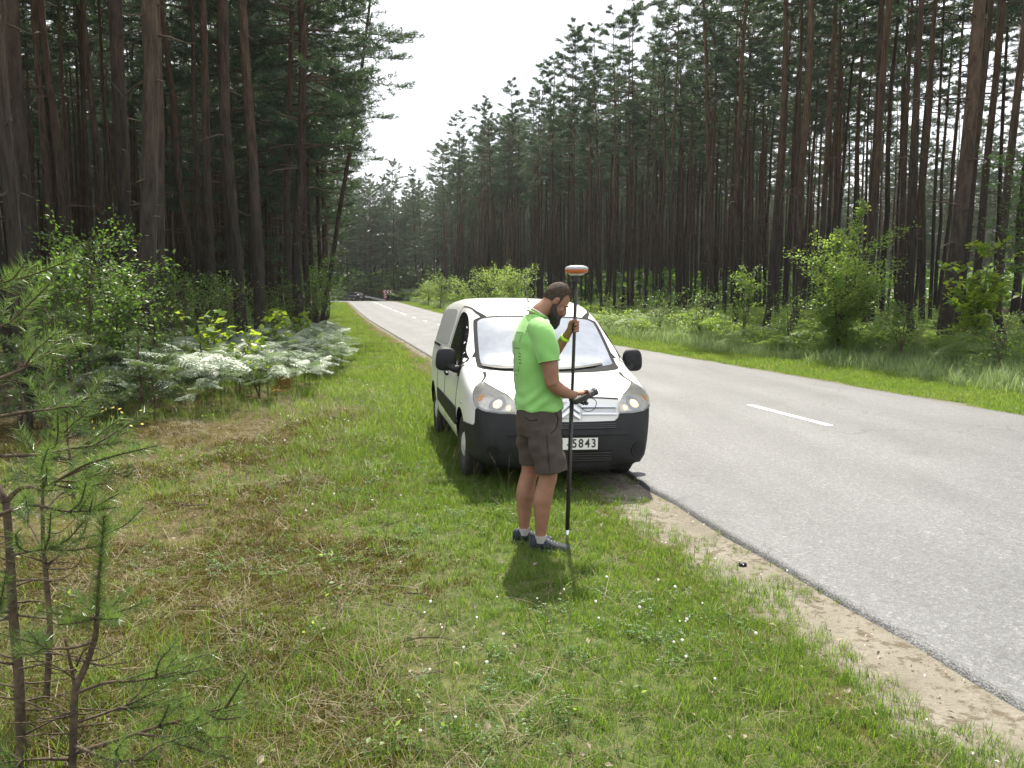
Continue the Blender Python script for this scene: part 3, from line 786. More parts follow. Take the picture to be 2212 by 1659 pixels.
def shrub(px, d, h, rad, nl, ls, mat, label, seed, name='leafy_shrub', cat='shrub', group=None, **k):
    x = Xat(px, d)
    st, fo = shrub_meshes(seed, h, rad, nl, ls, M[mat], **k)
    e = empty(name, (x, d, float(ground_h(x, d))))
    tag(e, label, cat, group)
    obj('stems', st, e)
    obj('foliage', fo, e)
    return e
SH = [
 (84, 12.2, 2.75, 1.0, 3000, .066, 'shrub_leaf', 'sunlit hazel shrub beside the thick pine near the picture edge', {}),
 (62, 14.0, 2.7, 1.0, 2200, .07, 'shrub_leaf', 'taller dark green shrub behind the sunlit hazel shrub', {}),
 (112, 13.0, 2.3, .9, 2000, .075, 'shrub_leaf', 'leafy shrub between the hazel shrub and the thick leaning pine', {}),
 (36, 11.0, 2.0, .9, 800, .075, 'shrub_leaf', 'low shrub in front of the thick pine near the picture edge', {}),
 (156, 16.0, 2.0, .8, 800, .07, 'shrub_leaf', 'dim green shrub just beside the thick leaning pine', {}),
 (183, 18.5, 2.3, .9, 800, .075, 'shrub_leaf', 'dim shrub behind the yellow-edged pine trunk', {}),
 (214, 20.0, 2.3, .9, 800, .075, 'shrub_leaf', 'dim shrub between trunks at the back of the fern bed', {}),
 (232, 25.0, 2.2, .9, 600, .08, 'shrub_leaf', 'small dark shrub behind the pine at the fern bed', {}),
 (278, 26.5, 2.1, .8, 700, .08, 'shrub_leaf', 'shrub at the foot of the pine leaning towards the road', {}),
 (301, 29.0, 2.7, 1.0, 1100, .08, 'shrub_leaf', 'bright shrub at the foot of the roadside pine with the long branch', {}),
 (311, 34.0, 3.6, 1.2, 3000, .09, 'shrub_leaf', 'tall bright green shrub at the corner of the dark wood beside the road', {}),
 (318, 41.0, 2.8, .95, 1100, .09, 'shrub_leaf', 'bright shrub beyond the tall corner shrub beside the road', {}),
 (322, 52.0, 2.4, 1.1, 900, .10, 'shrub_leaf', 'last bright shrub along the verge before the road bend', {}),
 (150, 19.5, 2.6, 1.2, 1300, .08, 'shrub_leaf', 'deep green shrub further in behind the thick leaning pair', {}),
 (190, 22.0, 2.6, 1.2, 1200, .08, 'shrub_leaf', 'deep green shrub further in, below the thin leaning pine', {}),
 (222, 24.0, 2.4, 1.1, 1100, .08, 'shrub_leaf', 'deep green shrub further in behind the fern bed maples', {}),
 (98, 16.0, 3.0, 1.2, 1500, .08, 'shrub_leaf', 'tallest shrub of the clump behind the sunlit hazel', {}),
 (258, 27.0, 2.2, 1.0, 900, .08, 'shrub_leaf', 'dim shrub between the two thick pines beside the fern bed', {}),
 (203, 15.2, 1.45, .55, 140, .16, 'maple_leaf', 'yellow-green maple seedling above the fern bed, between the trunks', dict(stems=2)),
 (236, 15.0, 1.15, .5, 120, .15, 'maple_leaf', 'yellow-green maple seedling among the ferns under the thick straight pine', dict(stems=2)),
 (256, 14.2, .85, .4, 60, .14, 'maple_leaf', 'smallest maple seedling, low among the pale ferns', dict(stems=2)),
 (277, 20.0, 1.5, .5, 110, .16, 'maple_leaf', 'maple seedling at the back of the fern bed beside the leaning pine', dict(stems=2)),
 (296, 23.0, 1.6, .55, 110, .16, 'maple_leaf', 'maple seedling at the far corner of the fern bed', dict(stems=2)),
 (840, 24.0, 3.35, 1.4, 11000, .09, 'under', 'bushy young birch with several stems standing in the tall grass across the road', dict(stems=8, base=.12)),
 (848, 25.0, 4.6, .75, 1800, .09, 'under', 'narrow birch sapling whose tip rises above the bushy young birch', dict(stems=2, narrow=.5, base=.4)),
 (745, 30.0, 2.9, .8, 1500, .10, 'under', 'small pale-leaved shrub standing before the dark trunks across the road', dict(stems=3)),
 (977, 22.0, 3.1, .85, 800, .18, 'maple_leaf', 'yellow-green maple sapling across the road beside the thickest pine', dict(stems=3)),
 (1052, 18.5, 5.0, 1.5, 3600, .10, 'oak_leaf', 'dark young oak reaching in from the picture edge across the road', dict(stems=4, base=.45)),
 (790, 27.0, 1.8, 1.1, 1200, .07, 'shrub_leaf', 'low shrub beside the pale-leaved one across the road', {}),
 (905, 22.0, 1.5, .9, 1000, .08, 'shrub_leaf', 'low bushy growth under the slim pine beside the thickest trunk', {}),
 (1005, 18.5, 1.2, .8, 700, .08, 'shrub_leaf', 'low dark shrub under the maple sapling across the road', {}),
 (700, 33.0, 1.9, 1.1, 900, .08, 'shrub_leaf', 'low shrub at the wood edge beside the van mirror across the road', {}),
 (660, 37.0, 1.9, 1.2, 900, .08, 'shrub_leaf', 'low shrub at the wood edge behind the van across the road', {}),
 (512, 62.0, 4.0, 2.0, 3200, .14, 'under', 'largest round bush on the verge above the van roof', {}),
 (487, 66.0, 4.2, 1.9, 2800, .14, 'under', 'round bush beside the largest one above the van roof', {}),
 (463, 80.0, 3.0, 1.6, 1600, .15, 'under', 'small bush between the rounded bushes on the far verge', {}),
 (440, 96.0, 4.0, 2.2, 2200, .16, 'under', 'bush on the far verge nearest the chevron board', {}),
 (428, 108.0, 3.0, 1.6, 1500, .17, 'under', 'pale bush behind the one nearest the chevron board', {}),
 (372, 158.0, 3.4, 2.4, 700, .24, 'shrub_leaf', 'bright bush behind the guard rail and the black car', {}),
 (349, 160.0, 2.6, 2.0, 600, .24, 'shrub_leaf', 'second bright bush behind the guard rail, farther round the bend', {}),
]
for k, (px, d, h, rad, nl, ls, mat, lab, kw) in enumerate(SH):
    shrub(px, d, h, rad, nl, ls, mat, lab, 100 + k, name=('maple_sapling' if mat == 'maple_leaf' else 'leafy_shrub'), cat=('sapling' if mat == 'maple_leaf' else 'shrub'), wfac=(.95 if mat == 'maple_leaf' else .62), **kw)

def pineneedle_path(P, r, per_m, L, W, cone=0.75, t0=0.0, rad=0.0):
    """needles set round a shoot that follows the points P"""
    P = np.asarray(P, float)
    seg = np.linalg.norm(np.diff(P, axis=0), axis=1); cum = np.concatenate([[0], np.cumsum(seg)])
    n = max(4, int(per_m * cum[-1] * (1 - t0)))
    u = r.uniform(t0, 1, n) * cum[-1]
    C = np.stack([np.interp(u, cum, P[:, k]) for k in range(3)], 1)
    T = np.stack([np.interp(np.minimum(u + .02, cum[-1]), cum, P[:, k]) - np.interp(np.maximum(u - .02, 0), cum, P[:, k]) for k in range(3)], 1)
    T /= np.linalg.norm(T, axis=1)[:, None] + 1e-9
    q = r.normal(0, 1, (n, 3)); q -= T * (q * T).sum(1)[:, None]; q /= np.linalg.norm(q, axis=1)[:, None]
    d = T * cone + q; d[:, 2] += 0.12; d /= np.linalg.norm(d, axis=1)[:, None]
    s = np.cross(d, r.normal(0, 1, (n, 3))); s /= np.linalg.norm(s, axis=1)[:, None]
    Ls = (L * r.uniform(.7, 1.15, n))[:, None]
    V = np.stack([C - s * W / 2, C + s * W / 2, C + d * Ls], 1).reshape(-1, 3)
    return V, np.arange(3 * n).reshape(n, 3)

class Sapling:
    def __init__(s, seed): s.mb = MB(); s.tb = TB(); s.r = np.random.default_rng(seed)
    def wood(s, P, r0, r1): 
        P = crom(P, 4); s.mb.tube(P, np.linspace(r0, r1, len(P)), 7)
        return P
    def shoot(s, P, r0=0.006, dens=850, L=0.060, W=0.0026, t0=0.35, cone=0.75):
        P = crom(P, 5); s.mb.tube(P, np.linspace(r0, 0.0022, len(P)), 5)
        s.tb.add(*pineneedle_path(P, s.r, dens, L, W, cone, t0)); return P
    def limb(s, P, r0, subs=6, dens=780, L=0.060, W=0.0026, spread=0.35, t0=0.45):
        """a limb with side twigs, needles on the outer parts"""
        P = s.shoot(P, r0, dens, L, W, t0)
        n = len(P)
        for k in range(subs):
            t = s.r.uniform(0.35, 0.95); b = P[int(t * (n - 1))]; d = P[-1] - P[0]; d /= np.linalg.norm(d)
            side = s.r.normal(0, 1, 3); side -= d * side.dot(d); side /= np.linalg.norm(side); side[2] *= 0.6
            e = b + (d * 0.8 + side * 0.7) * spread * s.r.uniform(.35, 1.0) * (1.2 - .6 * t)
            s.shoot([b, (b + e) / 2 + s.r.normal(0, .01, 3), e + np.array([0, 0, .02])], r0 * .6, dens, L, W, 0.15)
    def dead(s, P, r0): 
        P = crom(P, 3); s.mb.tube(P, np.linspace(r0, 0.0012, len(P)), 4)
    def build(s, base, label, cat='sapling', name='pine_sapling', nm='sap_needle', bm='twig'):
        e = empty(name, base); tag(e, label, cat)
        off = np.array(base)
        V = np.vstack(s.mb.V) - off
        obj('trunk', mesh('sapling_wood', V, s.mb.F, M[bm], smooth=True), e)
        Vn = np.vstack(s.tb.V) - off; Fn = np.vstack(s.tb.F)
        obj('needles', mesh('sapling_needles', Vn, Fn, M[nm]), e)['kind'] = 'stuff'
        return e
def wp(dx, dy, d):
    """world point at distance d seen at (dx, dy) of the photograph's 2212-wide view"""
    px, py = dx * 0.46293, dy * 0.46293
    a, b = (px - 512) / FPX, (384 - py) / FPX
    wy = math.cos(PITCH) + b * math.sin(PITCH); wz = -math.sin(PITCH) + b * math.cos(PITCH)
    return np.array([a * d / wy, d, CAM_H + wz * d / wy])

# foreground sapling A: crooked forked stem at the picture edge
A = Sapling(1)
d0 = 3.05
bx = wp(45, 1640, d0); bx[2] = float(ground_h(bx[0], d0)) - .03
A.wood([bx, wp(42, 1480, d0), wp(28, 1320, d0), wp(22, 1200, d0), wp(14, 1085, d0)], .021, .014)
A.wood([wp(14, 1085, d0), wp(-15, 1030, d0), wp(-30, 930, d0), wp(-40, 780, d0), wp(-45, 640, d0)], .015, .008)
A.limb([wp(14, 1085, d0), wp(45, 1055, d0), wp(110, 1045, d0 - .05), wp(195, 1000, d0 - .1), wp(340, 962, d0 - .15)], .011, 6, t0=.55, dens=800)
A.limb([wp(-20, 985, d0), wp(80, 982, d0), wp(180, 965, d0 + .1), wp(290, 955, d0 + .15)], .008, 4, dens=700)
A.limb([wp(-30, 1125, d0), wp(60, 1092, d0 - .1), wp(150, 1105, d0 - .15), wp(250, 1096, d0 - .2)], .008, 5, t0=.55)
A.limb([wp(-30, 905, d0), wp(50, 890, d0 + .1), wp(130, 880, d0 + .2), wp(215, 850, d0 + .3)], .008, 4, dens=700)
A.limb([wp(-35, 830, d0), wp(40, 800, d0 + .1), wp(100, 760, d0 + .2), wp(140, 720, d0 + .25)], .008, 4, dens=700)
A.limb([wp(-40, 740, d0), wp(10, 700, d0), wp(60, 690, d0 + .1)], .007, 4, dens=700)
A.limb([wp(-45, 660, d0), wp(-10, 620, d0), wp(20, 590, d0)], .006, 3, dens=700)
A.limb([wp(22, 1200, d0), wp(70, 1190, d0 - .1), wp(130, 1180, d0 - .2)], .007, 4)
A.limb([wp(28, 1320, d0), wp(-40, 1330, d0 - .2)], .007, 3)
for k in range(26):
    t = A.r.uniform(0, 1); y0 = 1130 + 480 * t; sx = A.r.choice([-1, 1, 1, 1]); L = A.r.uniform(60, 190)
    b = wp(np.interp(y0, [1085, 1320, 1640], [14, 28, 45]), y0, d0); e = wp(20 + sx * L, y0 + A.r.uniform(-50, 40), d0 + A.r.uniform(-.35, .35))
    A.dead([b, (b + e) / 2 + A.r.normal(0, .02, 3), e], .0055)
A.build(tuple(bx), 'crooked forked pine sapling with bare lower twigs at the picture edge, closest to the camera')
# foreground sapling B: upright bottle-brush leader
B = Sapling(2); d1 = 2.95
bb = wp(148, 1640, d1); bb[2] = float(ground_h(bb[0], d1)) - .03
B.wood([bb, wp(160, 1560, d1), wp(163, 1490, d1), wp(185, 1440, d1), wp(205, 1380, d1), wp(210, 1330, d1)], .016, .009)
B.shoot([wp(210, 1330, d1), wp(214, 1250, d1), wp(222, 1160, d1), wp(226, 1112, d1)], .007, 2100, .062, .0026, 0.0, .6)
for ang in range(6):
    a = ang * 1.05 + .3
    B.shoot([wp(210, 1335, d1), wp(210, 1335, d1) + np.array([math.cos(a) * .09, math.sin(a) * .09, .02]), wp(210, 1335, d1) + np.array([math.cos(a) * .19, math.sin(a) * .19, .05])], .005, 1200, .05, .0025, .1)
B.limb([wp(205, 1385, d1), wp(150, 1400, d1 - .1), wp(100, 1395, d1 - .1), wp(60, 1370, d1)], .007, 4)
B.limb([wp(160, 1500, d1), wp(230, 1475, d1 - .05), wp(300, 1470, d1 - .1), wp(385, 1450, d1 - .12)], .008, 5)
B.limb([wp(152, 1630, d1), wp(250, 1600, d1 - .05), wp(340, 1570, d1 - .1), wp(430, 1545, d1 - .1), wp(515, 1520, d1 - .1)], .010, 8, t0=.35)
B.limb([wp(300, 1585, d1 - .1), wp(370, 1590, d1 - .15), wp(450, 1560, d1 - .2)], .006, 4)
B.limb([wp(165, 1560, d1), wp(240, 1535, d1 + .1), wp(320, 1500, d1 + .2), wp(370, 1440, d1 + .25)], .007, 5)
B.limb([wp(150, 1640, d1), wp(80, 1640, d1 - .1), wp(0, 1648, d1 - .2)], .008, 3, t0=.7)
B.limb([wp(158, 1610, d1), wp(240, 1640, d1 - .25), wp(330, 1640, d1 - .3)], .008, 5)
B.wood([wp(163, 1490, d1), wp(150, 1420, d1), wp(140, 1380, d1)], .008, .004)
for k in range(16):
    y0 = B.r.uniform(1400, 1640); L = B.r.uniform(60, 170) * B.r.choice([-1, 1])
    b = wp(165, y0, d1); e = wp(165 + L, y0 + B.r.uniform(-40, 50), d1 + B.r.uniform(-.3, .3))
    B.dead([b, (b + e) / 2 + B.r.normal(0, .02, 3), e], .004)
B.build(tuple(bb), 'pine sapling with an upright bottle-brush leading shoot in the dry grass')
# foreground sapling C: thin bare stem behind
Cs = Sapling(3); d2 = 3.5
cc = wp(100, 1560, d2); cc[2] = float(ground_h(cc[0], d2)) - .03
Cs.wood([cc, wp(101, 1500, d2), wp(108, 1360, d2), wp(100, 1250, d2), wp(94, 1180, d2), wp(92, 1100, d2)], .016, .008)
Cs.limb([wp(92, 1100, d2), wp(95, 1020, d2), wp(110, 930, d2), wp(120, 860, d2)], .008, 6)
Cs.limb([wp(98, 1230, d2), wp(160, 1170, d2 + .1), wp(240, 1150, d2 + .2)], .006, 4)
Cs.limb([wp(94, 1190, d2), wp(60, 1130, d2 + .1), wp(10, 1090, d2 + .2)], .006, 4)
Cs.limb([wp(92, 1110, d2), wp(140, 1060, d2 + .1), wp(200, 1050, d2 + .2)], .006, 5)
for k in range(18):
    y0 = Cs.r.uniform(1120, 1540); L = Cs.r.uniform(40, 130) * Cs.r.choice([-1, 1])
    b = wp(102, y0, d2); e = wp(102 + L, y0 + Cs.r.uniform(-50, 20), d2 + Cs.r.uniform(-.3, .3))
    Cs.dead([b, (b + e) / 2 + Cs.r.normal(0, .02, 3), e], .004)
Cs.build(tuple(cc), 'thin bare-stemmed pine sapling just behind the forked one')

def young_pine(px, d, h, rad, label, seed, whorls=5):
    x = Xat(px, d); z = float(ground_h(x, d)); s = Sapling(seed)
    s.wood([(x, d, z - .05), (x + .03, d, z + h * .3), (x - .02, d + .03, z + h * .6), (x, d, z + h * .9)], .012 + .008 * h, .006)
    s.shoot([(x, d, z + h * .85), (x + .01, d, z + h * .93), (x, d, z + h)], .007, 700, .07, .007, 0)
    for w in range(whorls):
        zz = h * (0.28 + 0.62 * w / (whorls - 1)); L0_ = rad * (1.0 - 0.65 * w / (whorls - 1))
        for k in range(6):
            a = s.r.uniform(0, 6.28); L = L0_ * s.r.uniform(.6, 1.1); dr = np.array([math.cos(a), math.sin(a), 0])
            b = np.array([x, d, z + zz + s.r.normal(0, .03)])
            s.limb([b, b + dr * L * .5 + np.array([0, 0, .05]), b + dr * L + np.array([0, 0, .16 * L])], .008, 4, 230, .07, .0065, .45 * L + .08, .35)
    for k in range(12):
        a = s.r.uniform(0, 6.28); b = np.array([x, d, z + h * s.r.uniform(.08, .5)]); L = rad * s.r.uniform(.3, .8)
        e = b + np.array([math.cos(a) * L, math.sin(a) * L, s.r.uniform(-.1, .1)])
        s.dead([b, (b + e) / 2 + s.r.normal(0, .02, 3), e], .005)
    s.build((x, d, z), label, nm='young_needle')
young_pine(116, 13.0, 1.9, .75, 'bushy pine sapling in front of the thick leaning pine', 41)
young_pine(136, 11.6, 1.35, .55, 'small pine sapling with a bare forked foot beside the bushy one', 42, 4)
young_pine(148, 11.9, 1.2, .5, 'thin small pine sapling, farthest along the row of three at the wood edge', 43, 4)
young_pine(66, 10.6, 1.75, .8, 'dark bushy pine sapling below the hazel shrub', 44)
young_pine(14, 9.6, 1.3, .5, 'pine sapling behind the crooked forked one at the picture edge', 45)
young_pine(170, 14.2, 1.25, .6, 'low pine sapling between the fern bed and the yellow-edged trunk', 46, 4)
young_pine(60, 7.2, .95, .5, 'short pine sapling in the dry moss behind the bottle-brush shoot', 47, 4)

# ------------------------------------------------------------------ bracken
def frond_mesh(seed, L=.75, W=.62):
    r = np.random.default_rng(seed); tb = TB()
    n = 11
    rach = lambda t: np.array([L * t, 0, -0.16 * L * t * t + 0.02])
    v, f = tube_vf([rach(t) for t in (0, .35, .7, 1)], [.004, .003, .002, .001], 3, False)
    f = [(a, b, c) for a, b, c, d in f] + [(a, c, d) for a, b, c, d in f]
    tb.add(v, f)
    for i in range(n):
        t = 0.04 + 0.92 * (i / n); pl = W / 2 * (1 - t) ** 0.8 * r.uniform(.88, 1.1) + .02
        for sg in (-1, 1):
            b = rach(t); d = np.array([0.42, sg, -0.18 + r.normal(0, .08)]); d /= np.linalg.norm(d)
            up = np.array([0, 0, 1.0]); side = np.cross(d, up); side /= np.linalg.norm(side)
            k = max(3, int(pl / .035))
            for j in range(k):
                u = (j + .3) / k; c = b + d * pl * u + np.array([0, 0, -0.25 * pl * u * u]); w = (.055 * (1 - u) + .014) * (W / .62)
                for s2 in (-1, 1):
                    tip = c + side * s2 * w + d * .018 + np.array([0, 0, r.normal(0, .006)])
                    tb.add([c - d * .013, tip, c + d * .019], [(0, 1, 2)])
            tb.add([b + d * pl * .9 - side * .01, b + d * pl * .9 + side * .01, b + d * (pl * 1.03) + np.array([0, 0, -0.26 * pl])], [(0, 1, 2)])
    return tb
FR = [frond_mesh(60 + k, L, W) for k, (L, W) in enumerate([(.75, .62), (.85, .70), (.62, .55)])]
FRM = [f.mesh('frond', M['fern']) for f in FR]
stem_v, stem_f = tube_vf([(0, 0, -.05), (.01, 0, .3), (0, .01, .7)], [.006, .005, .004], 4)
FSTEM = mesh('fern_stem', stem_v, stem_f, M['clover_leaf'])
def vnoise(x, y, s, seed=0):
    x = np.asarray(x) * s; y = np.asarray(y) * s
    i = np.floor(x).astype(np.int64); j = np.floor(y).astype(np.int64); u = x - i; v = y - j; u = u * u * (3 - 2 * u); v = v * v * (3 - 2 * v)
    def h(a, b):
        n = (a * 374761393 + b * 668265263 + seed * 1442695041) & 0x7fffffff
        n = ((n ^ (n >> 13)) * 1274126177) & 0x7fffffff
        return ((n ^ (n >> 16)) & 0xffff) / 65535.0
    return (h(i, j) * (1 - u) + h(i + 1, j) * u) * (1 - v) + (h(i, j + 1) * (1 - u) + h(i + 1, j + 1) * u) * v

fr = random.Random(5)
ferns = []
tries = 0
while len(ferns) < 295 and tries < 6000:
    tries += 1
    q = fr.uniform(4.5, 29); p = fr.uniform(-6.8, -2.35)
    lo = np.interp(q, [4.5, 8, 12, 29], [-6.4, -6.8, -6.4, -4.6]); hi = np.interp(q, [4.5, 6, 9, 14, 29], [-5.6, -4.0, -3.0, -2.55, -2.5])
    if not lo < p < hi: continue
    x, y = xy(q, p)
    if any((x - a) ** 2 + (y - b) ** 2 < .31 ** 2 for a, b in ferns): continue
    ferns.append((x, y))
ferns.sort(key=lambda c: c[1])
for k, (x, y) in enumerate(ferns):
    q, p = qp(x, y)
    hh = fr.uniform(.5, .95) * np.interp(p, [-6.8, -4, -2.3], [1.15, 1.0, .72])
    e = empty('bracken_fern', (x, y, float(ground_h(x, y))), fr.uniform(0, 6.28))
    front = hi_ = p > -3.4
    if y > 24: lab = 'pale bracken fern in the far part of the fern bed, towards the tall corner shrub'
    elif p > -3.3: lab = 'pale bracken fern along the grassy rim of the fern bed beside the verge'
    elif y < 15.5: lab = 'bracken fern at the near end of the fern bed beside the pine saplings'
    else: lab = 'silvery bracken fern in the thick of the fern bed under the pines'
    tag(e, lab, 'fern', 'bracken ferns of the bed beside the verge')
    st = obj('stem', FSTEM, e); st.scale = (1, 1, hh / .7)
    for j in range(4 if k % 3 else 5):
        a = j * 1.45 + fr.uniform(-.4, .4)
        f = obj('frond', FRM[fr.randrange(3)], e, (0, 0, hh - .07 * j), (fr.uniform(-.35, .35), fr.uniform(-.42, .22), a))
        f.scale = (fr.uniform(.45, .80),) * 3
# one withered orange frond stands at the rim
x, y = Xat(278, 15.4), 15.4
e = empty('withered_fern', (x, y, float(ground_h(x, y)))); tag(e, 'withered orange bracken at the near rim of the pale fern bed', 'fern')
fd = FR[1].mesh('withered_frond', M['fern_dead'])
for j in range(4):
    obj('frond', fd, e, (0, 0, .06), (fr.uniform(-.4, .4), -1.2 + .3 * j, j * 1.6), (.62,) * 3)

# ------------------------------------------------------------------ grass, moss and litter
def zone_points(y0, y1, dens, fn, seed, xlim=.66):
    r = np.random.default_rng(seed)
    w0 = xlim * y1 + .8
    n = int(dens * (y1 - y0) * 2 * w0)
    x = r.uniform(-w0, w0, n); y = r.uniform(y0, y1, n)
    k = np.abs(x) < xlim * y + .5
    x, y = x[k], y[k]
    q, p = qp(x, y)
    k = r.uniform(0, 1, len(x)) < fn(x, y, q, p)
    return x[k], y[k]
def gscatter(name, label, zones, variants, seed, tilt=.12, zoff=0.0):
    """zones: list of (y0, y1, density, fn, scale0, scale1)"""
    r = np.random.default_rng(seed); P = []; Sc = []
    for i, (y0, y1, dens, fn, s0, s1) in enumerate(zones):
        x, y = zone_points(y0, y1, dens, fn, seed * 31 + i)
        z = ground_h(x, y) + zoff
        z = np.where(y > 30, np.maximum(z - .02, base_h(x, y) - .03), z)
        P.append(np.stack([x, y, z], 1)); Sc.append(r.uniform(s0, s1, len(x)))
    P = np.vstack(P); Sc = np.concatenate(Sc); n = len(P)
    rot = np.stack([r.normal(0, tilt, n), r.normal(0, tilt, n), r.uniform(0, 6.28, n)], 1)
    print(name, n)
    return scatter(name, label, P, rot, Sc, r.integers(0, len(variants), n), variants, None)

def lawn(x, y, q, p):
    n = vnoise(x, y, .8, 1); n2 = vnoise(x, y, 2.6, 2)
    e = p + (n - .5) * .7 + (n2 - .5) * .35
    near = sstep(-.20, -1.0, e)
    dry = sstep(-4.0, -1.8, p + (n - .5) * 2.6)
    return near * (p < 0) * (p > -9) * (.20 + .80 * dry) * (.45 + .8 * n2)
def far_lawn(x, y, q, p):
    n = vnoise(x, y, .9, 3)
    return ((p > ROAD_W + .22 + .4 * (n - .4)) & (p < ROAD_W + 3.0)) * 1.0 * (road_dist(x, y) > .2 if len(x) else 1)
def both(x, y, q, p): return np.maximum(lawn(x, y, q, p) * (p > -3.4), far_lawn(x, y, q, p))
gv = [mesh('tuft', *blades(15, .085, .0042, .05, .7, 3, np.random.default_rng(200 + k)), M['grass']) for k in range(5)]
gvl = [mesh('tuft', *blades(16, .10, .008, .12, .7, 2, np.random.default_rng(210 + k)), M['grass']) for k in range(4)]
gscatter('grass', 'short green grass of the verge', [(2.2, 5.5, 900, lawn, .5, 1.1), (5.5, 10, 520, lawn, .6, 1.25)], gv, 3)
gscatter('verge_grass', 'short grass farther along both verges', [(10, 20, 170, both, .6, 1.1), (20, 45, 60, both, .8, 1.5), (45, 125, 14, both, 1.3, 2.4)], gvl, 4)
# longer loose blades, dry straw, stalks
def wild(x, y, q, p):
    n = vnoise(x, y, .55, 7)
    return ((p < -1.0) & (p > -7)) * np.clip((n - .42) * 4, 0, 1) * .9
lv = [mesh('tuft', *blades(12, .22, .004, .07, .8, 4, np.random.default_rng(220 + k)), M['grass']) for k in range(4)]
gscatter('long_grass', 'longer loose grass blades among the moss and lawn', [(2.2, 9, 60, wild, .6, 1.2), (9, 20, 30, wild, .9, 1.5)], lv, 5)
def dryfn(x, y, q, p):
    n = vnoise(x, y, .9, 9)
    return (p < -.55) * (p > -9) * np.clip(sstep(-1.6, -3.8, p + (n - .5) * 2.4) * .9 + .17, 0, 1)
sv = [mesh('straw', *blades(9, .20, .0032, .10, 1.6, 3, np.random.default_rng(230 + k), .4, .82), M['straw']) for k in range(5)]
gscatter('dry_grass', 'flattened dry straw over the mossy ground', [(2.2, 6, 210, dryfn, .5, 1.2), (6, 16, 80, dryfn, .7, 1.4)], sv, 6, .2, .012)
def mossfn(x, y, q, p):
    n = vnoise(x, y, 1.1, 11)
    return (p < -1.9) * (p > -10) * sstep(-1.9, -3.3, p) * np.clip((n - .35) * 5, 0, 1)
mv = [mesh('moss_tuft', *blades(34, .022, .006, .06, .9, 2, np.random.default_rng(240 + k)), M['moss']) for k in range(4)]
gscatter('moss', 'yellow-brown moss cushions', [(2.2, 6, 520, mossfn, .7, 1.9), (6, 13, 160, mossfn, 1.2, 2.4)], mv, 7, .2)
# edge tufts on the sandy shoulder
def shoulder(x, y, q, p):
    n = vnoise(x, y, 2.2, 13)
    return ((p > -.62) & (p < .03)) * np.clip((n - .46) * 3.5, 0, 1)
gscatter('shoulder_tufts', 'scattered grass tufts on the sandy road shoulder', [(2.2, 10, 170, shoulder, .4, .95), (10, 30, 30, shoulder, .8, 1.2)], gv, 8)
# stalks with seed heads
def stalk_mesh(seed):
    r = np.random.default_rng(seed); tb = TB()
    for _ in range(3):
        a = r.uniform(0, 6.28); h = r.uniform(.28, .5); P = [np.array([math.cos(a) * .05 * t, math.sin(a) * .05 * t, 0]) + np.array([math.cos(a) * .12 * t * t, math.sin(a) * .12 * t * t, h * t]) for t in (0, .4, .8, 1)]
        v, f = tube_vf(P, [.0012, .001, .0008, .0005], 3, False); tb.add(v, [(q[0], q[1], q[2]) for q in f] + [(q[0], q[2], q[3]) for q in f])
        for k in range(10):
            c = P[2] + (P[3] - P[2]) * k / 9; d = np.array([r.normal(0, 1), r.normal(0, 1), 1.2]); d /= np.linalg.norm(d)
            V, F = leaf_vf(c, d, np.array([1.0, 0, .1]), .018, .005); tb.add(V, F)
    return tb.mesh('stalk', M['straw'])
gscatter('grass_stalks', 'thin dry grass stalks with seed heads', [(2.4, 14, 5, lambda x, y, q, p: (p < -1.0) * (p > -6) * .9, .6, 1.1)], [stalk_mesh(250 + k) for k in range(4)], 9)
# tall grass and undergrowth across the road
def tall(x, y, q, p):
    n = vnoise(x, y, .35, 15)
    return ((p > ROAD_W + 2.2 + 1.2 * (n - .5)) & (p < ROAD_W + 6.5)) * (.4 + .6 * vnoise(x, y, 1.1, 16)) * (road_dist(x, y) > 2)
tv_ = [mesh('tall_tuft', *blades(20, .40, .013, .17, .6, 3, np.random.default_rng(260 + k)), M['tall_grass']) for k in range(4)]
gscatter('tall_grass', 'tall pale grass on the far verge before the wood', [(10, 30, 26, tall, .5, 1.3), (30, 60, 11, tall, 1.0, 1.8), (60, 130, 3.5, tall, 1.4, 2.4)], tv_, 10)
def under(x, y, q, p):
    n = vnoise(x, y, .4, 17)
    a = (p > ROAD_W + 2.2) & (p < 36); b = (p < -6) & (p > -30)
    a = a | ((y > 130) & (road_dist(x, y) > 4))
    return (a * np.interp(p, [ROAD_W + 2.2, ROAD_W + 4, ROAD_W + 8, 36], [.5, 1.4, .9, .25]) + b * .45 * (y > 13)) * np.clip((n - .2) * 1.6, 0, 1) * (road_dist(x, y) > 3)
def bush_piece(seed, mat, n=120, ls=.075, h=.6, rad=.35):
    r = np.random.default_rng(seed); tb = TB()
    for _ in range(n):
        a = r.uniform(0, 6.28); rr = rad * math.sqrt(r.uniform(0, 1)); z = h * r.uniform(.15, 1) * (1 - .4 * (rr / rad) ** 2)
        V, F = leaf_vf(np.array([math.cos(a) * rr, math.sin(a) * rr, z]), np.array([math.cos(a) + r.normal(0, .6), math.sin(a) + r.normal(0, .6), r.normal(.1, .5)]), np.array([r.normal(0, .4), r.normal(0, .4), 1.0]), ls * r.uniform(.6, 1.3), ls * .6, .1)
        tb.add(V, F)
    for _ in range(6):
        v, f = tube_vf([(0, 0, 0), (r.normal(0, .1), r.normal(0, .1), h * .5), (r.normal(0, rad * .6), r.normal(0, rad * .6), h * .9)], [.005, .004, .002], 3, False); tb.add(v, [(q[0], q[1], q[2]) for q in f] + [(q[0], q[2], q[3]) for q in f])
    return tb.mesh('undergrowth_piece', mat)
fb = TB()
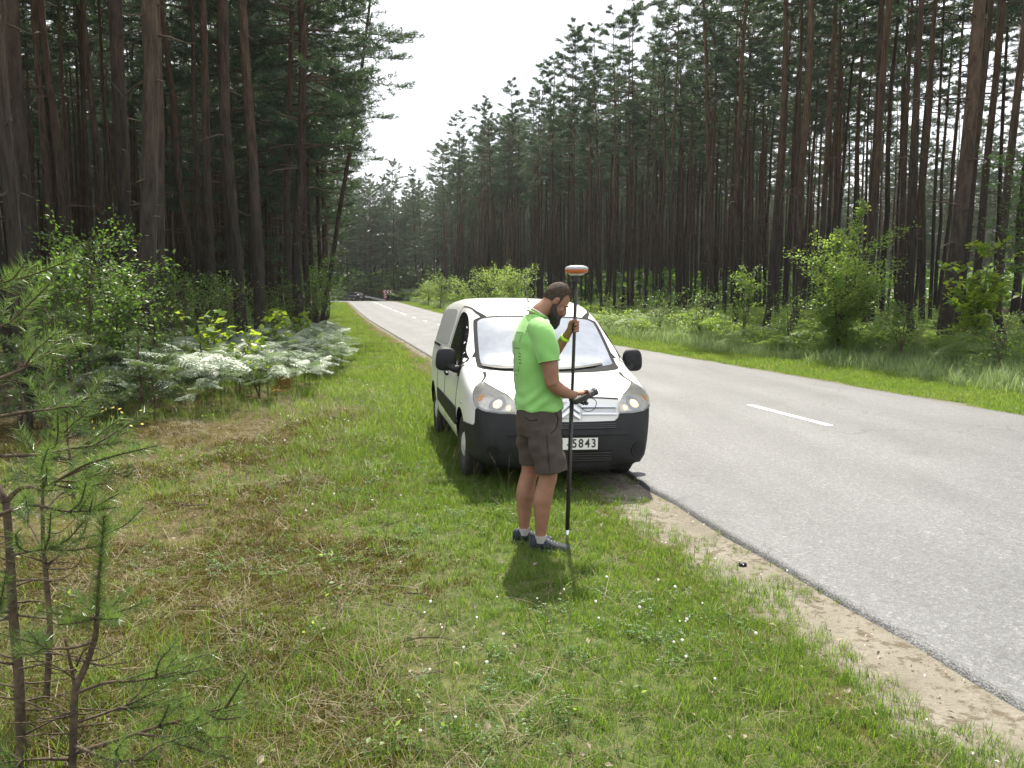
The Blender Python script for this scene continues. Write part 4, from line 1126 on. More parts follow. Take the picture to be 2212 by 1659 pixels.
for j, f in enumerate(FR):
    V = np.vstack(f.V); Fc = np.vstack(f.F); a = j * 2.1; c_, s_ = math.cos(a), math.sin(a)
    V = V @ np.array([[c_, s_, 0], [-s_, c_, 0], [0, 0, 1]]) + np.array([0, 0, .6 - .06 * j]); fb.add(V, Fc)
uv_ = [bush_piece(270, M['under']), bush_piece(271, M['under'], 110, .09, .8, .4), fb.mesh('bracken_piece', M['under']), bush_piece(272, M['shrub_leaf'], 90, .06, .4, .5)]
gscatter('undergrowth', 'low leafy undergrowth on the floor of both woods', [(9, 30, 7.5, under, .45, 1.15), (30, 70, 2.6, under, .8, 1.7), (70, 130, .5, under, 1.4, 2.6), (130, 200, .5, under, 2.0, 4.0)], uv_, 11)
# clover, white heads, litter
def clover(seed):
    r = np.random.default_rng(seed); tb = TB()
    for _ in range(12):
        a = r.uniform(0, 6.28); rr = .07 * math.sqrt(r.uniform(0, 1)); c = np.array([math.cos(a) * rr, math.sin(a) * rr, r.uniform(.02, .05)])
        for k in range(3):
            b = k * 2.1 + a; V, F = leaf_vf(c, np.array([math.cos(b), math.sin(b), .1]), np.array([r.normal(0, .4), r.normal(0, .4), 1.0]), .016, .014); tb.add(V, F)
    return tb.mesh('clover_piece', M['clover_leaf'])
def cfn(x, y, q, p): return ((p < -.7) & (p > -4.5)) * np.clip((vnoise(x, y, .9, 21) - .5) * 5, 0, 1)
gscatter('clover', 'patches of clover leaves in the lawn', [(2.2, 9, 42, cfn, .5, 1.1)], [clover(280 + k) for k in range(3)], 12)
def head():
    bm = bmesh.new(); bmesh.ops.create_icosphere(bm, subdivisions=1, radius=.008, matrix=Matrix.Translation((0, 0, .085)))
    me = bpy.data.meshes.new('clover_head'); bm.to_mesh(me); bm.free(); me.materials.append(M['white_petal']); return me
def hfn(x, y, q, p): return ((p < -.8) & (p > -3.8)) * np.clip((vnoise(x, y, .7, 23) - .5) * 3, 0, 1)
gscatter('clover_flowers', 'white clover flowers dotted in the lawn', [(2.4, 9, 9, hfn, .7, 1.2), (9, 16, 5, hfn, 1, 1.5)], [head()], 13)
def chip(seed, mat, ls):
    r = np.random.default_rng(seed); tb = TB()
    V, F = leaf_vf(np.array([0, 0, .012]), np.array([1.0, 0, .1]), np.array([r.normal(0, .3), 0, 1.0]), ls, ls * .6, .3); tb.add(V, F)
    return tb.mesh('chip', mat)
def lfn(x, y, q, p): return ((p < -.3) & (p > -8)) * np.interp(p, [-8, -3, -.3], [1, .8, .25])
gscatter('leaf_litter', 'dead leaves and bark chips strewn on the ground', [(2.2, 8, 40, lfn, .4, 1.1), (8, 16, 9, lfn, .7, 1.3)], [chip(1, M['litter'], .04), chip(2, M['litter'], .05), chip(3, M['pale'], .02), chip(4, M['litter'], .03)], 14, .5, .01)
def twigm(seed):
    r = np.random.default_rng(seed); mb = MB(); P = [np.array([.22 * t - .11, .03 * math.sin(3 * t) + r.normal(0, .01), .015 + r.normal(0, .004)]) for t in (0, .35, .7, 1)]
    mb.tube(P, [.004, .0035, .003, .001], 4); mb.tube([P[1], P[1] + np.array([.04, .05, .01])], [.002, .001], 3)
    return mesh('fallen_twig', np.vstack(mb.V), mb.F, M['twig'])
gscatter('fallen_twigs', 'fallen pine twigs on the moss', [(2.2, 9, 5, lambda x, y, q, p: (p < -2.2) * 1.0, .5, 1.6)], [twigm(290 + k) for k in range(3)], 15, .12)
# yellow leaves of a small plant by the saplings
yp = [mesh('yellow_plant', *blades(1, .1, .003, .01, .3, 2), M['yellow_petal'])]
tb = TB(); ry = np.random.default_rng(77)
for _ in range(22):
    c = np.array([ry.normal(0, .22), ry.normal(0, .12), ry.uniform(.15, .42)])
    V, F = leaf_vf(c, ry.normal(0, 1, 3), np.array([0, -.6, 1.0]), .05, .03); tb.add(V, F)
mb = MB()
for _ in range(7):
    e_ = np.array([ry.normal(0, .18), ry.normal(0, .1), .4]); mb.tube([(0, 0, 0), e_ * .5 + ry.normal(0, .02, 3), e_], [.004, .003, .002], 3)
x, y = Xat(108, 10.6), 10.6
e = empty('yellowing_plant', (x, y, float(ground_h(x, y)))); tag(e, 'small plant with yellow leaves below the bushy pine sapling', 'plant')
obj('leaves', tb.mesh('yellow_leaves', M['yellow_petal']), e); obj('stem', mesh('plant_stem', np.vstack(mb.V), mb.F, M['clover_leaf']), e)

# thicket that closes the view beneath the distant crowns, and seedlings in the lawn
gscatter('thicket', 'dark thicket closing the view under the distant pines', [(150, 235, .10, lambda x, y, q, p: (road_dist(x, y) > 7) * (y > 152) * 1.0, 5.0, 10.0), (75, 150, .07, lambda x, y, q, p: (p > 26) * 1.0 + (p < -24) * 1.0, 3.5, 7.0)], [bush_piece(300 + k, M['shrub_leaf'], 170, .11, .75, .42) for k in range(3)], 16)
def seedfn(x, y, q, p): return (p < -1.6) * (p > -6.5) * np.clip((vnoise(x, y, .6, 31) - .45) * 4, 0, 1)
gscatter('seedlings', 'small leafy seedlings in the mossy grass', [(3, 14, 4.5, seedfn, .25, .55)], [bush_piece(310 + k, M['under'], 16, .07, .35, .16) for k in range(3)], 17)
def grit(x, y, q, p): return ((p > -.75) & (p < .06)) * 1.0
gscatter('shoulder_grit', 'grit and small stones on the sandy shoulder', [(2.2, 9, 160, grit, .4, 1.6), (9, 20, 40, grit, .8, 2)], [chip(5, M['pale'], .014), chip(6, M['litter'], .02), chip(7, M['litter'], .012)], 18, .6, .004)

# ------------------------------------------------------------------ the white van
M['paint'] = None
t = NT('white_van_paint'); oc = t.objcoord(); sp_ = t.n('ShaderNodeSeparateXYZ'); t.l(oc, sp_.inputs[0])
dirt = t.math('MULTIPLY', t.noise(5, 6, oc, 0.7), t.math('SUBTRACT', 1.15, sp_.outputs[2]))
M['paint'] = t.pbr(t.mix(t.ramp(dirt, [(0.22, 0.0), (0.55, 0.45)]), (0.74, 0.74, 0.72), (0.42, 0.38, 0.32)), 0.38, None, 0.5, 0, 0.6, 0.08)
M['paint_grey'] = plain('blanked_window_panel', (0.36, 0.37, 0.37), 0.4, coat=.3, var=.06)
M['plastic'] = plain('dark_grey_bumper_plastic', (0.012, 0.0125, 0.014), 0.6, var=.35, scale=5, bump=.15, spec=.35)
M['black'] = plain('black_plastic', (0.006, 0.006, 0.007), 0.5, spec=.3)
M['slat'] = plain('grille_slat_plastic', (0.04, 0.041, 0.044), 0.45)
M['rubber'] = plain('tyre_rubber', (0.022, 0.021, 0.02), 0.85, var=.3, bump=.3)
M['chrome'] = plain('brushed_chrome', (0.62, 0.63, 0.64), 0.22, metal=1.0, var=.05)
M['silver'] = plain('silver_trim', (0.50, 0.51, 0.52), 0.4, metal=.3, var=.06)
M['hub'] = plain('pale_hub_cap', (0.42, 0.43, 0.40), 0.5, var=.1)
M['rim'] = plain('dark_steel_rim', (0.05, 0.05, 0.05), 0.6, var=.3)
M['plate'] = plain('plate_white', (0.70, 0.70, 0.67), 0.45, var=.04)
M['ink'] = plain('plate_black', (0.015, 0.015, 0.015), 0.5)
M['seam'] = plain('panel_gap', (0.035, 0.036, 0.038), 0.9, spec=.1)
t = NT('windscreen_dust_and_glare'); oc = t.objcoord()
dust_glare = t.noise(2.2, 6, oc, 0.65)
M['glass'] = t.pbr(t.ramp(dust_glare, [(0.3, (0.15, 0.175, 0.22)), (0.7, (0.29, 0.32, 0.38))]), 0.12, None, 0.6, 0, 0.6, 0.02)  # dust and the pale sky reflection are both put into the glass colour
M['dark_glass'] = plain('dark_side_window', (0.008, 0.009, 0.010), 0.06, spec=.5, var=.1)
t = NT('lamp_lens')
gl = t.n('ShaderNodeBsdfGlossy'); gl.inputs['Roughness'].default_value = .03; tr = t.n('ShaderNodeBsdfTransparent'); tr.inputs[0].default_value = (.93, .94, .95, 1)
fz = t.n('ShaderNodeFresnel'); fz.inputs[0].default_value = 1.5; mx = t.n('ShaderNodeMixShader')
t.l(fz.outputs[0], mx.inputs[0]); t.l(tr.outputs[0], mx.inputs[1]); t.l(gl.outputs[0], mx.inputs[2]); t.l(mx.outputs[0], t.out.inputs[0]); M['lens'] = t.m
t = NT('lamp_reflector'); oc = t.objcoord(); vo = t.n('ShaderNodeTexVoronoi'); vo.inputs['Scale'].default_value = 26; t.l(oc, vo.inputs['Vector'])
M['reflector'] = t.pbr(t.ramp(vo.outputs['Distance'], [(0.1, (0.84, 0.81, 0.74)), (0.7, (0.70, 0.66, 0.57))]), 0.3, t.bump(vo.outputs['Distance'], .25, .01), .5, .45)
t = NT('lit_bulb'); M['bulb'] = t.pbr((1.0, 0.85, 0.6), 0.3, emit=(1.0, 0.70, 0.34), estr=0.9)
t = NT('lit_indicator'); M['amber'] = t.pbr((0.62, 0.36, 0.16), 0.3, emit=(1.0, 0.42, 0.10), estr=0.15)

SIDE = crom([(.10, .20), (.03, .27), (.0, .40), (.0, .56), (.035, .70), (.08, .82), (.16, .925), (.40, 1.03), (.70, 1.125), (.93, 1.19), (1.10, 1.30), (1.38, 1.495), (1.62, 1.645), (1.82, 1.725), (2.1, 1.775), (2.6, 1.80), (3.3, 1.79), (4.0, 1.75), (4.22, 1.69), (4.31, 1.5), (4.36, 1.1), (4.38, .7), (4.37, .4), (4.30, .27), (4.1, .23), (2.5, .22), (.8, .19)], 6, True)
GS, GZ = np.arange(-.3, 4.7, .0125), np.arange(0, 2.05, .0125)
def _side_grid():
    s, z = np.meshgrid(GS, GZ, indexing='ij'); p = np.stack([s, z], -1).reshape(-1, 2)
    A_, B_ = SIDE, np.roll(SIDE, -1, 0); dm = np.full(len(p), 1e9); c = np.zeros(len(p), int)
    for a, b in zip(A_, B_):
        d = b - a; L2 = d @ d
        if L2 < 1e-12: continue
        t_ = np.clip(((p - a) @ d) / L2, 0, 1); dm = np.minimum(dm, np.hypot(*(p - a - t_[:, None] * d).T))
        c += ((a[1] > p[:, 1]) != (b[1] > p[:, 1])) & (p[:, 0] < (b[0] - a[0]) * (p[:, 1] - a[1]) / (b[1] - a[1] + 1e-12) + a[0])
    return np.where(c % 2 == 1, dm, -dm).reshape(s.shape)
SG = _side_grid()
def dside(s, z):
    i = np.clip((s - GS[0]) / .0125, 0, len(GS) - 1.001); j = np.clip((z - GZ[0]) / .0125, 0, len(GZ) - 1.001)
    a, b = i.astype(int), j.astype(int); u, v = i - a, j - b
    return (SG[a, b] * (1 - u) + SG[a + 1, b] * u) * (1 - v) + (SG[a, b + 1] * (1 - u) + SG[a + 1, b + 1] * u) * v
WZ = crom([(.1, .79), (.15, .80), (.3, .865), (.45, .892), (.65, .905), (.85, .90), (1.0, .89), (1.12, .875), (1.25, .84), (1.5, .765), (1.65, .715), (1.8, .66), (2.0, .6)], 10)
WS = crom([(-.2, .5), (0, .62), (.05, .70), (.12, .775), (.22, .83), (.35, .868), (.55, .893), (.9, .902), (2.2, .905), (3.8, .905), (4.1, .89), (4.3, .86), (4.4, .80), (4.6, .7)], 10)
def VF(x, s, z):
    a = -dside(s, z) + .11 * x * x * (1 - .5 * np.clip((z - 1.6) / .2, 0, 1))
    b = np.abs(x) - np.interp(z, WZ[:, 0], WZ[:, 1]) * np.interp(s, WS[:, 0], WS[:, 1]) / .905
    k = .07 + .05 * np.clip((z - 1.3) / .4, 0, 1)
    h = np.clip(.5 + .5 * (a - b) / k, 0, 1)
    return b + (a - b) * h + k * h * (1 - h)
def vhit(o, d, t0, t1, n, entering=True):
    t_ = np.linspace(t0, t1, n); P = o[:, None] + d[:, None] * t_[None, :, None]
    ins = VF(P[..., 0], P[..., 1], P[..., 2]) < 0
    if not entering: ins = ~ins
    i = np.maximum(ins.argmax(1), 1); lo, hi = t_[i - 1], t_[i]
    for _ in range(18):
        m = (lo + hi) / 2; p = o + d * m[:, None]; g = VF(p[:, 0], p[:, 1], p[:, 2]) < 0
        if not entering: g = ~g
        hi = np.where(g, m, hi); lo = np.where(g, lo, m)
    return o + d * hi[:, None]
def vnormal(P):
    e = .004; g = np.stack([VF(*(P + np.eye(3)[k] * e).T) - VF(*(P - np.eye(3)[k] * e).T) for k in range(3)], 1)
    return g / (np.linalg.norm(g, axis=1)[:, None] + 1e-9)

VAN = empty('delivery_van', (.52, 7.55, -.005)); VAN.rotation_mode = 'XYZ'; VAN.rotation_euler = (0, R(1.1), .19)
tag(VAN, 'white delivery van with dark bumpers and lit headlights parked half on the verge', 'van')

def van_body():
    nt = 112; th = np.linspace(0, 2 * np.pi, nt, endpoint=False)
    O = []; D = []
    for ph in np.linspace(R(1.5), R(90), 44, endpoint=False): 
        for t_ in th: O.append((0, .95, .66)); D.append((math.sin(ph) * math.cos(t_), -math.cos(ph), math.sin(ph) * math.sin(t_)))
    for s in np.linspace(.95, 3.9, 104):
        for t_ in th: O.append((0, s, .66 + .2 * min(1, (s - .95) / .8))); D.append((math.cos(t_), 0, math.sin(t_)))
    for ph in np.linspace(R(90), R(178.5), 26)[1:]:
        for t_ in th: O.append((0, 3.9, .86)); D.append((math.sin(ph) * math.cos(t_), -math.cos(ph), math.sin(ph) * math.sin(t_)))
    V = vhit(np.array(O, float), np.array(D, float), 0, 1.7, 70, False)
    n = len(V) // nt; F = []
    for i in range(n - 1):
        for j in range(nt):
            k = (j + 1) % nt; F.append((i * nt + j, i * nt + k, (i + 1) * nt + k, (i + 1) * nt + j))
    F.append(tuple(range(nt))[::-1]); F.append(tuple((n - 1) * nt + j for j in range(nt)))
    me = mesh('van_body', V, F, mats=[M['paint'], M['black']], smooth=True)
    o = obj('body', me, VAN)
    bm = bmesh.new(); bm.from_mesh(me); bmesh.ops.recalc_face_normals(bm, faces=bm.faces); bm.to_mesh(me); bm.free()
    cut = MB()
    for s in (.92, 3.648):
        for sx in (-1, 1):
            a = np.linspace(0, 2 * np.pi, 56, endpoint=False); V2 = []
            for xx in (.60 * sx, 1.2 * sx):
                for q in a: V2.append((xx, s + .372 * math.cos(q), .325 + .372 * math.sin(q)))
            f = [(i, (i + 1) % 56, 56 + (i + 1) % 56, 56 + i) for i in range(56)] + [tuple(range(56))[::-1], tuple(range(56, 112))]
            cut.add(V2, f)
    cm = mesh('arch_cut', np.vstack(cut.V), cut.F, M['black'])
    bm = bmesh.new(); bm.from_mesh(cm); bmesh.ops.recalc_face_normals(bm, faces=bm.faces); bm.to_mesh(cm); bm.free()
    co = bpy.data.objects.new('arch_cut', cm); COL.objects.link(co); co.parent = VAN
    md = o.modifiers.new('arches', 'BOOLEAN'); md.operation = 'DIFFERENCE'; md.object = co; md.solver = 'EXACT'
    dg = bpy.context.evaluated_depsgraph_get(); nm = bpy.data.meshes.new_from_object(o.evaluated_get(dg))
    o.modifiers.clear(); o.data = nm; bpy.data.objects.remove(co)
    bm = bmesh.new(); bm.from_mesh(nm)
    bi = [i for i, m_ in enumerate(nm.materials) if m_ and m_.name.startswith('black')][0]
    for f in bm.faces:
        c = f.calc_center_median()
        for s in (.92, 3.648):
            if math.hypot(c.y - s, c.z - .325) < .373 and abs(c.x) > .59: f.material_index = bi
        if (c.z < .30 and f.normal.z < -.5) or (c.z < .30 and c.y < .9): f.material_index = bi
    for e in bm.edges:
        if len(e.link_faces) == 2 and e.calc_face_angle(0) > R(42): e.smooth = False
    for f in bm.faces: f.smooth = True
    bm.to_mesh(nm); bm.free()
van_body()

from mathutils.geometry import delaunay_2d_cdt
def rays(kind, U):
    U = np.asarray(U, float); n = len(U); z = U[:, 1]; o0 = np.zeros(n)
    if kind == 'front': return np.stack([U[:, 0], o0 - .6, z], 1), np.tile([0, 1.0, 0], (n, 1)), 3.4
    if kind == 'cyl':
        a = np.radians(U[:, 0]); return np.stack([np.sin(a) * 1.6, .9 - np.cos(a) * 1.6, z], 1), np.stack([-np.sin(a), np.cos(a), o0], 1), 1.55
    sg = 1.0 if kind == 'side+' else -1.0
    return np.stack([o0 + 1.3 * sg, U[:, 0], z], 1), np.tile([-sg, 0, 0], (n, 1)), 1.25
def patch(name, kind, outline, mat, off=.006, thick=.012, parent=None, hstep=.05, spline=True, us=None):
    """a thin shell following the van's skin inside an outline, with a rim that goes down into the skin"""
    us = us if us is not None else (.02 if kind == 'cyl' else 1.0)      # metres per unit of u
    Pn = np.array(outline, float); Pn = crom(Pn, 5, True) if spline else Pn
    out = []
    for a, b in zip(Pn, np.roll(Pn, -1, 0)):
        L = math.hypot((b[0] - a[0]) * us, b[1] - a[1]); k = max(1, int(L / hstep))
        out += [a + (b - a) * i / k for i in range(k)]
    Pn = np.array(out); m = len(Pn)
    gu = np.arange(Pn[:, 0].min() + hstep / us / 2, Pn[:, 0].max(), hstep / us); gz = np.arange(Pn[:, 1].min() + hstep / 2, Pn[:, 1].max(), hstep)
    G = np.array([(a, b) for a in gu for b in gz])
    if len(G):
        c = np.zeros(len(G), int); dm = np.full(len(G), 9.0)
        for a, b in zip(Pn, np.roll(Pn, -1, 0)):
            c += ((a[1] > G[:, 1]) != (b[1] > G[:, 1])) & (G[:, 0] < (b[0] - a[0]) * (G[:, 1] - a[1]) / (b[1] - a[1] + 1e-12) + a[0])
            dm = np.minimum(dm, np.hypot((G[:, 0] - a[0]) * us, G[:, 1] - a[1]))
        G = G[(c % 2 == 1) & (dm > hstep * .45)]
    allp = np.vstack([Pn, G]) if len(G) else Pn
    sc = np.array([us, 1.0])
    vs, _, fs, ov, _, _ = delaunay_2d_cdt([Vector(p * sc) for p in allp], [(i, (i + 1) % m) for i in range(m)], [], 1, 1e-6)
    U = np.array([tuple(v) for v in vs]) / sc
    o, d, L = rays(kind, U); H = vhit(o, d, 0, L, 90); N = vnormal(H)
    V = H + N * off
    fs = [tuple(f) for f in fs]
    # orientation
    f0 = fs[0]; nn = np.cross(V[f0[1]] - V[f0[0]], V[f0[2]] - V[f0[0]])
    if nn @ N[f0[0]] < 0: fs = [f[::-1] for f in fs]
    cnt = {}
    for f in fs:
        for i in range(len(f)): cnt[(f[i], f[(i + 1) % len(f)])] = 1
    be = [(a, b) for (a, b) in cnt if (b, a) not in cnt]
    n = len(V); extra = []; 
    for a, b in be:
        extra += [V[a], V[b], V[b] - N[b] * (off + thick), V[a] - N[a] * (off + thick)]
        k = n + len(extra) - 4; fs.append((k + 1, k, k + 3, k + 2))
    VV = np.vstack([V, np.array(extra)]) if extra else V
    return obj(name, mesh(name, VV, fs, mat, smooth=True), parent or VAN)
def ribbon(name, kind, line, w, mat, off=.003, parent=None, smooth=True):
    P = crom(line, 5) if smooth else np.array(line, float)
    us = .02 if kind == 'cyl' else 1.0
    Q = P * [us, 1]; T = np.gradient(Q, axis=0); T /= np.linalg.norm(T, axis=1)[:, None] + 1e-9
    Nn = np.stack([-T[:, 1], T[:, 0]], 1) * w / 2
    out = np.vstack([(Q + Nn) / [us, 1], ((Q - Nn) / [us, 1])[::-1]])
    return patch(name, kind, out, mat, off, .006, parent, .06, False)
def mir(P): return [(-a, b) for a, b in P][::-1]
def sym(P):
    """closed outline from its right half, top to bottom"""
    return list(P) + [(-a, b) for a, b in P[::-1]]
# glass
ws = patch('windscreen_surround', 'front', sym([(.30, 1.605), (.56, 1.592), (.655, 1.565), (.69, 1.52), (.722, 1.30), (.735, 1.14), (.715, 1.098), (.55, 1.085), (.25, 1.078)]), M['seam'], .004)
wg = patch('windscreen', 'front', sym([(.30, 1.585), (.54, 1.572), (.628, 1.545), (.652, 1.50), (.68, 1.30), (.69, 1.16), (.672, 1.128), (.52, 1.118), (.25, 1.112)]), M['glass'], .009)
patch('inspection_sticker', 'front', [(-.635, 1.175), (-.575, 1.175), (-.575, 1.138), (-.635, 1.138)], M['plate'], .012, .002, wg, .05, False)
patch('pale_strip', 'front', [(-.60, 1.133), (-.30, 1.128), (-.30, 1.121), (-.60, 1.126)], M['plate'], .0115, .002, wg, .05, False)  # narrow pale strip along the lower edge of the glass
ribbon('wiper', 'front', [(-.69, 1.112), (-.55, 1.100), (-.40, 1.102), (-.05, 1.118)], .016, M['black'], .020)
ribbon('wiper', 'front', [(-.10, 1.095), (.20, 1.104), (.55, 1.13)], .014, M['black'], .020)
for sg, K in ((1, 'side+'), (-1, 'side-')):
    patch('side_window', K, [(1.03, 1.135), (1.2, 1.27), (1.45, 1.455), (1.68, 1.575), (1.9, 1.625), (2.1, 1.625), (2.2, 1.58), (2.22, 1.4), (2.19, 1.18), (2.1, 1.14), (1.5, 1.125)], M['dark_glass'], .004)
    patch('cargo_panel', K, [(2.52, 1.26), (2.50, 1.45), (2.54, 1.61), (2.66, 1.645), (3.2, 1.648), (3.75, 1.632), (3.92, 1.57), (3.95, 1.35), (3.88, 1.245), (3.2, 1.235), (2.7, 1.235)], M['paint_grey'], .004)
    patch('side_moulding', K, [(1.30, .465), (1.235, .55), (1.23, .64), (1.30, .655), (2.2, .665), (2.98, .668), (3.05, .65), (3.05, .54), (2.98, .52), (2.2, .49)], M['plastic'], .012)
    ribbon('door_gap', K, [(1.0, 1.115), (1.10, 1.0), (1.235, .78), (1.245, .45), (1.22, .32)], .010, M['seam'])
    ribbon('door_gap', K, [(2.30, 1.68), (2.32, 1.3), (2.30, .8), (2.30, .32)], .010, M['seam'])
    ribbon('door_gap', K, [(3.12, .32), (3.12, .7), (3.10, 1.2)], .010, M['seam'])
    ribbon('door_gap', K, [(1.05, 1.19), (1.25, 1.355), (1.5, 1.535), (1.72, 1.645), (1.95, 1.685), (2.3, 1.69)], .009, M['seam'])
    ribbon('slide_rail', K, [(3.2, 1.185), (3.6, 1.188), (4.15, 1.185)], .03, M['black'], .005)
    patch('door_handle', K, [(2.02, .955), (2.16, .96), (2.20, .94), (2.16, .92), (2.02, .915), (1.99, .935)], M['black'], .03, .03)
    patch('side_repeater', K, [(.80, .765), (.85, .767), (.86, .75), (.81, .745)], M['silver'], .008)
# bumper, grille, lamps
half = [(0, .667), (14, .668), (27.5, .672), (29.8, .70), (31, .736), (38, .739), (45, .756), (50.2, .778), (51.4, .765), (51.8, .64), (53.5, .612), (61.6, .604), (71.5, .600), (69.6, .55), (68.3, .47), (67.2, .38), (67.4, .28), (68.4, .225), (55, .205), (35, .20), (15, .20), (0, .20)]
bump_o = half + [(-a, b) for a, b in half[-2:0:-1]]
bumper = patch('front_bumper', 'cyl', bump_o, M['plastic'], .014, .02, None, .05, False)
patch('lower_grille', 'front', sym([(.2, .658), (.455, .655), (.462, .605), (.2, .600)]), M['black'], .017, .004, bumper, .05, False)
for zz in (.645, .628, .612): ribbon('grille_slat', 'front', [(-.45, zz), (0, zz), (.45, zz)], .007, M['slat'], .026, bumper)
patch('air_intake', 'front', sym([(.2, .405), (.425, .402), (.415, .33), (.38, .305), (.2, .300)]), M['black'], .017, .004, bumper, .05, False)
for zz in (.385, .362, .339, .318): ribbon('intake_slat', 'front', [(-.41, zz), (0, zz), (.41, zz)], .008, M['slat'], .026, bumper)
ribbon('bumper_beam', 'cyl', [(-34, .572), (-20, .573), (0, .574), (20, .573), (34, .572)], .045, M['plastic'], .032, bumper)
for sg in (-1, 1):
    a = np.linspace(0, 2 * np.pi, 20, endpoint=False)
    fg = patch('fog_lamp_recess', 'cyl', [(sg * 40 + 4.6 * math.cos(q), .40 + .072 * math.sin(q)) for q in a], M['plastic'], .024, .01, bumper, .04, False)
    patch('fog_lamp_blank', 'cyl', [(sg * 40 + 3.4 * math.cos(q), .40 + .053 * math.sin(q)) for q in a], M['black'], .026, .004, bumper, .04, False)
    # arch trim and gap between bonnet and wing
    ribbon('wing_gap', 'cyl', [(sg * 51.5, .765), (sg * 51.8, .64), (sg * 53.5, .610), (sg * 61.6, .602)], .010, M['seam'], .004)
    hl = [(31.4, .744), (38, .748), (45, .764), (50.4, .788), (53.0, .83), (56.5, .91), (59.6, .985), (55, .972), (50, .952), (43, .922), (37, .890), (33, .835)]
    hl = [(sg * a_, b_) for a_, b_ in hl]
    if sg < 0: hl = hl[::-1]
    ho = patch('headlight', 'cyl', hl, M['reflector'], .006, .012, None, .04)
    def disc(th_, z_, r1, r2): return [(sg * th_ + r1 * 50 * math.cos(q), z_ + r2 * math.sin(q)) for q in a]
    patch('lamp_surround', 'cyl', disc(40.5, .822, .075, .066), M['silver'], .009, .004, ho, .03, False)
    patch('main_bulb', 'cyl', disc(40.5, .822, .040, .036), M['bulb'], .012, .004, ho, .03, False)
    patch('inner_bulb', 'cyl', disc(35.0, .790, .022, .022), M['bulb'], .012, .004, ho, .03, False)
    patch('indicator_bulb', 'cyl', disc(49.6, .868, .020, .026), M['amber'], .012, .004, ho, .03, False)
    ribbon('lamp_rim', 'cyl', [(sg * 31.6, .75), (sg * 38, .754), (sg * 45, .771), (sg * 50.0, .793)], .010, M['silver'], .012, ho)
    patch('lamp_lens', 'cyl', hl, M['lens'], .020, .012, ho, .04)
# bonnet shut line, grille band, chrome bars and the double chevron badge
ribbon('bonnet_gap', 'front', [(-.50, .868), (-.3, .880), (0, .884), (.3, .880), (.50, .868)], .010, M['seam'], .004)
for sg in (-1, 1): ribbon('bonnet_gap', 'cyl', [(sg * 60.5, .99), (sg * 66, 1.035), (sg * 74, 1.07)], .008, M['seam'], .003)
for sg in (-1, 1): ribbon('bonnet_crease', 'front', [(sg * .40, .90), (sg * .50, 1.0), (sg * .60, 1.085)], .006, M['silver'], .002)
gb = patch('grille_band', 'front', sym([(.2, .812), (.47, .806), (.462, .735), (.2, .727)]), M['silver'], .010, .01, None, .05, False)
for z0, w_ in ((.800, .018), (.738, .016)):
    ribbon('chrome_bar', 'front', [(-.465, z0 - .004), (-.3, z0), (-.12, z0 + .002)], w_, M['chrome'], .022, gb)
    ribbon('chrome_bar', 'front', [(.12, z0 + .002), (.3, z0), (.465, z0 - .004)], w_, M['chrome'], .022, gb)
for z0 in (.812, .760):
    ribbon('dark_slot', 'front', [(-.455, z0 - .022), (-.3, z0 - .02), (-.13, z0 - .02)], .014, M['black'], .013, gb)
    ribbon('dark_slot', 'front', [(.13, z0 - .02), (.3, z0 - .02), (.455, z0 - .022)], .014, M['black'], .013, gb)
bdg = patch('badge_ground', 'front', [(-.12, .845), (.12, .845), (.12, .70), (-.12, .70)], M['silver'], .014, .01, None, .05, False)
for z0 in (.790, .733):
    patch('chevron', 'front', [(0, z0 + .052), (.098, z0 - .020), (.098, z0 - .048), (0, z0 + .014), (-.098, z0 - .048), (-.098, z0 - .020)], M['chrome'], .040, .03, bdg, .04, False)
# number plate
pm = MB(); pm.box((0, -.030, .475), (.535, .022, .128)); pf = pm.build('plate_frame', M['black'], VAN)
pl = MB(); pl.box((0, -.043, .477), (.518, .006, .108)); pb = pl.build('number_plate', M['plate'], VAN)
def text_mesh(txt, size, bold=.0):
    cu = bpy.data.curves.new('lettering', 'FONT'); cu.body = txt; cu.size = size; cu.align_x = 'CENTER'; cu.align_y = 'CENTER'; cu.extrude = .0008; cu.offset = bold
    o = bpy.data.objects.new('lettering', cu); COL.objects.link(o)
    dg = bpy.context.evaluated_depsgraph_get(); me = bpy.data.meshes.new_from_object(o.evaluated_get(dg)); bpy.data.objects.remove(o); return me
for ch, xx in (('-', -.020), ('5', .037), ('8', .097), ('4', .159), ('3', .219)):
    me = text_mesh(ch, .112, .0022); me.materials.append(M['ink'])
    obj('plate_character', me, pb, (xx, -.0468, .477), (math.pi / 2, 0, 0), (.86, 1, 1))
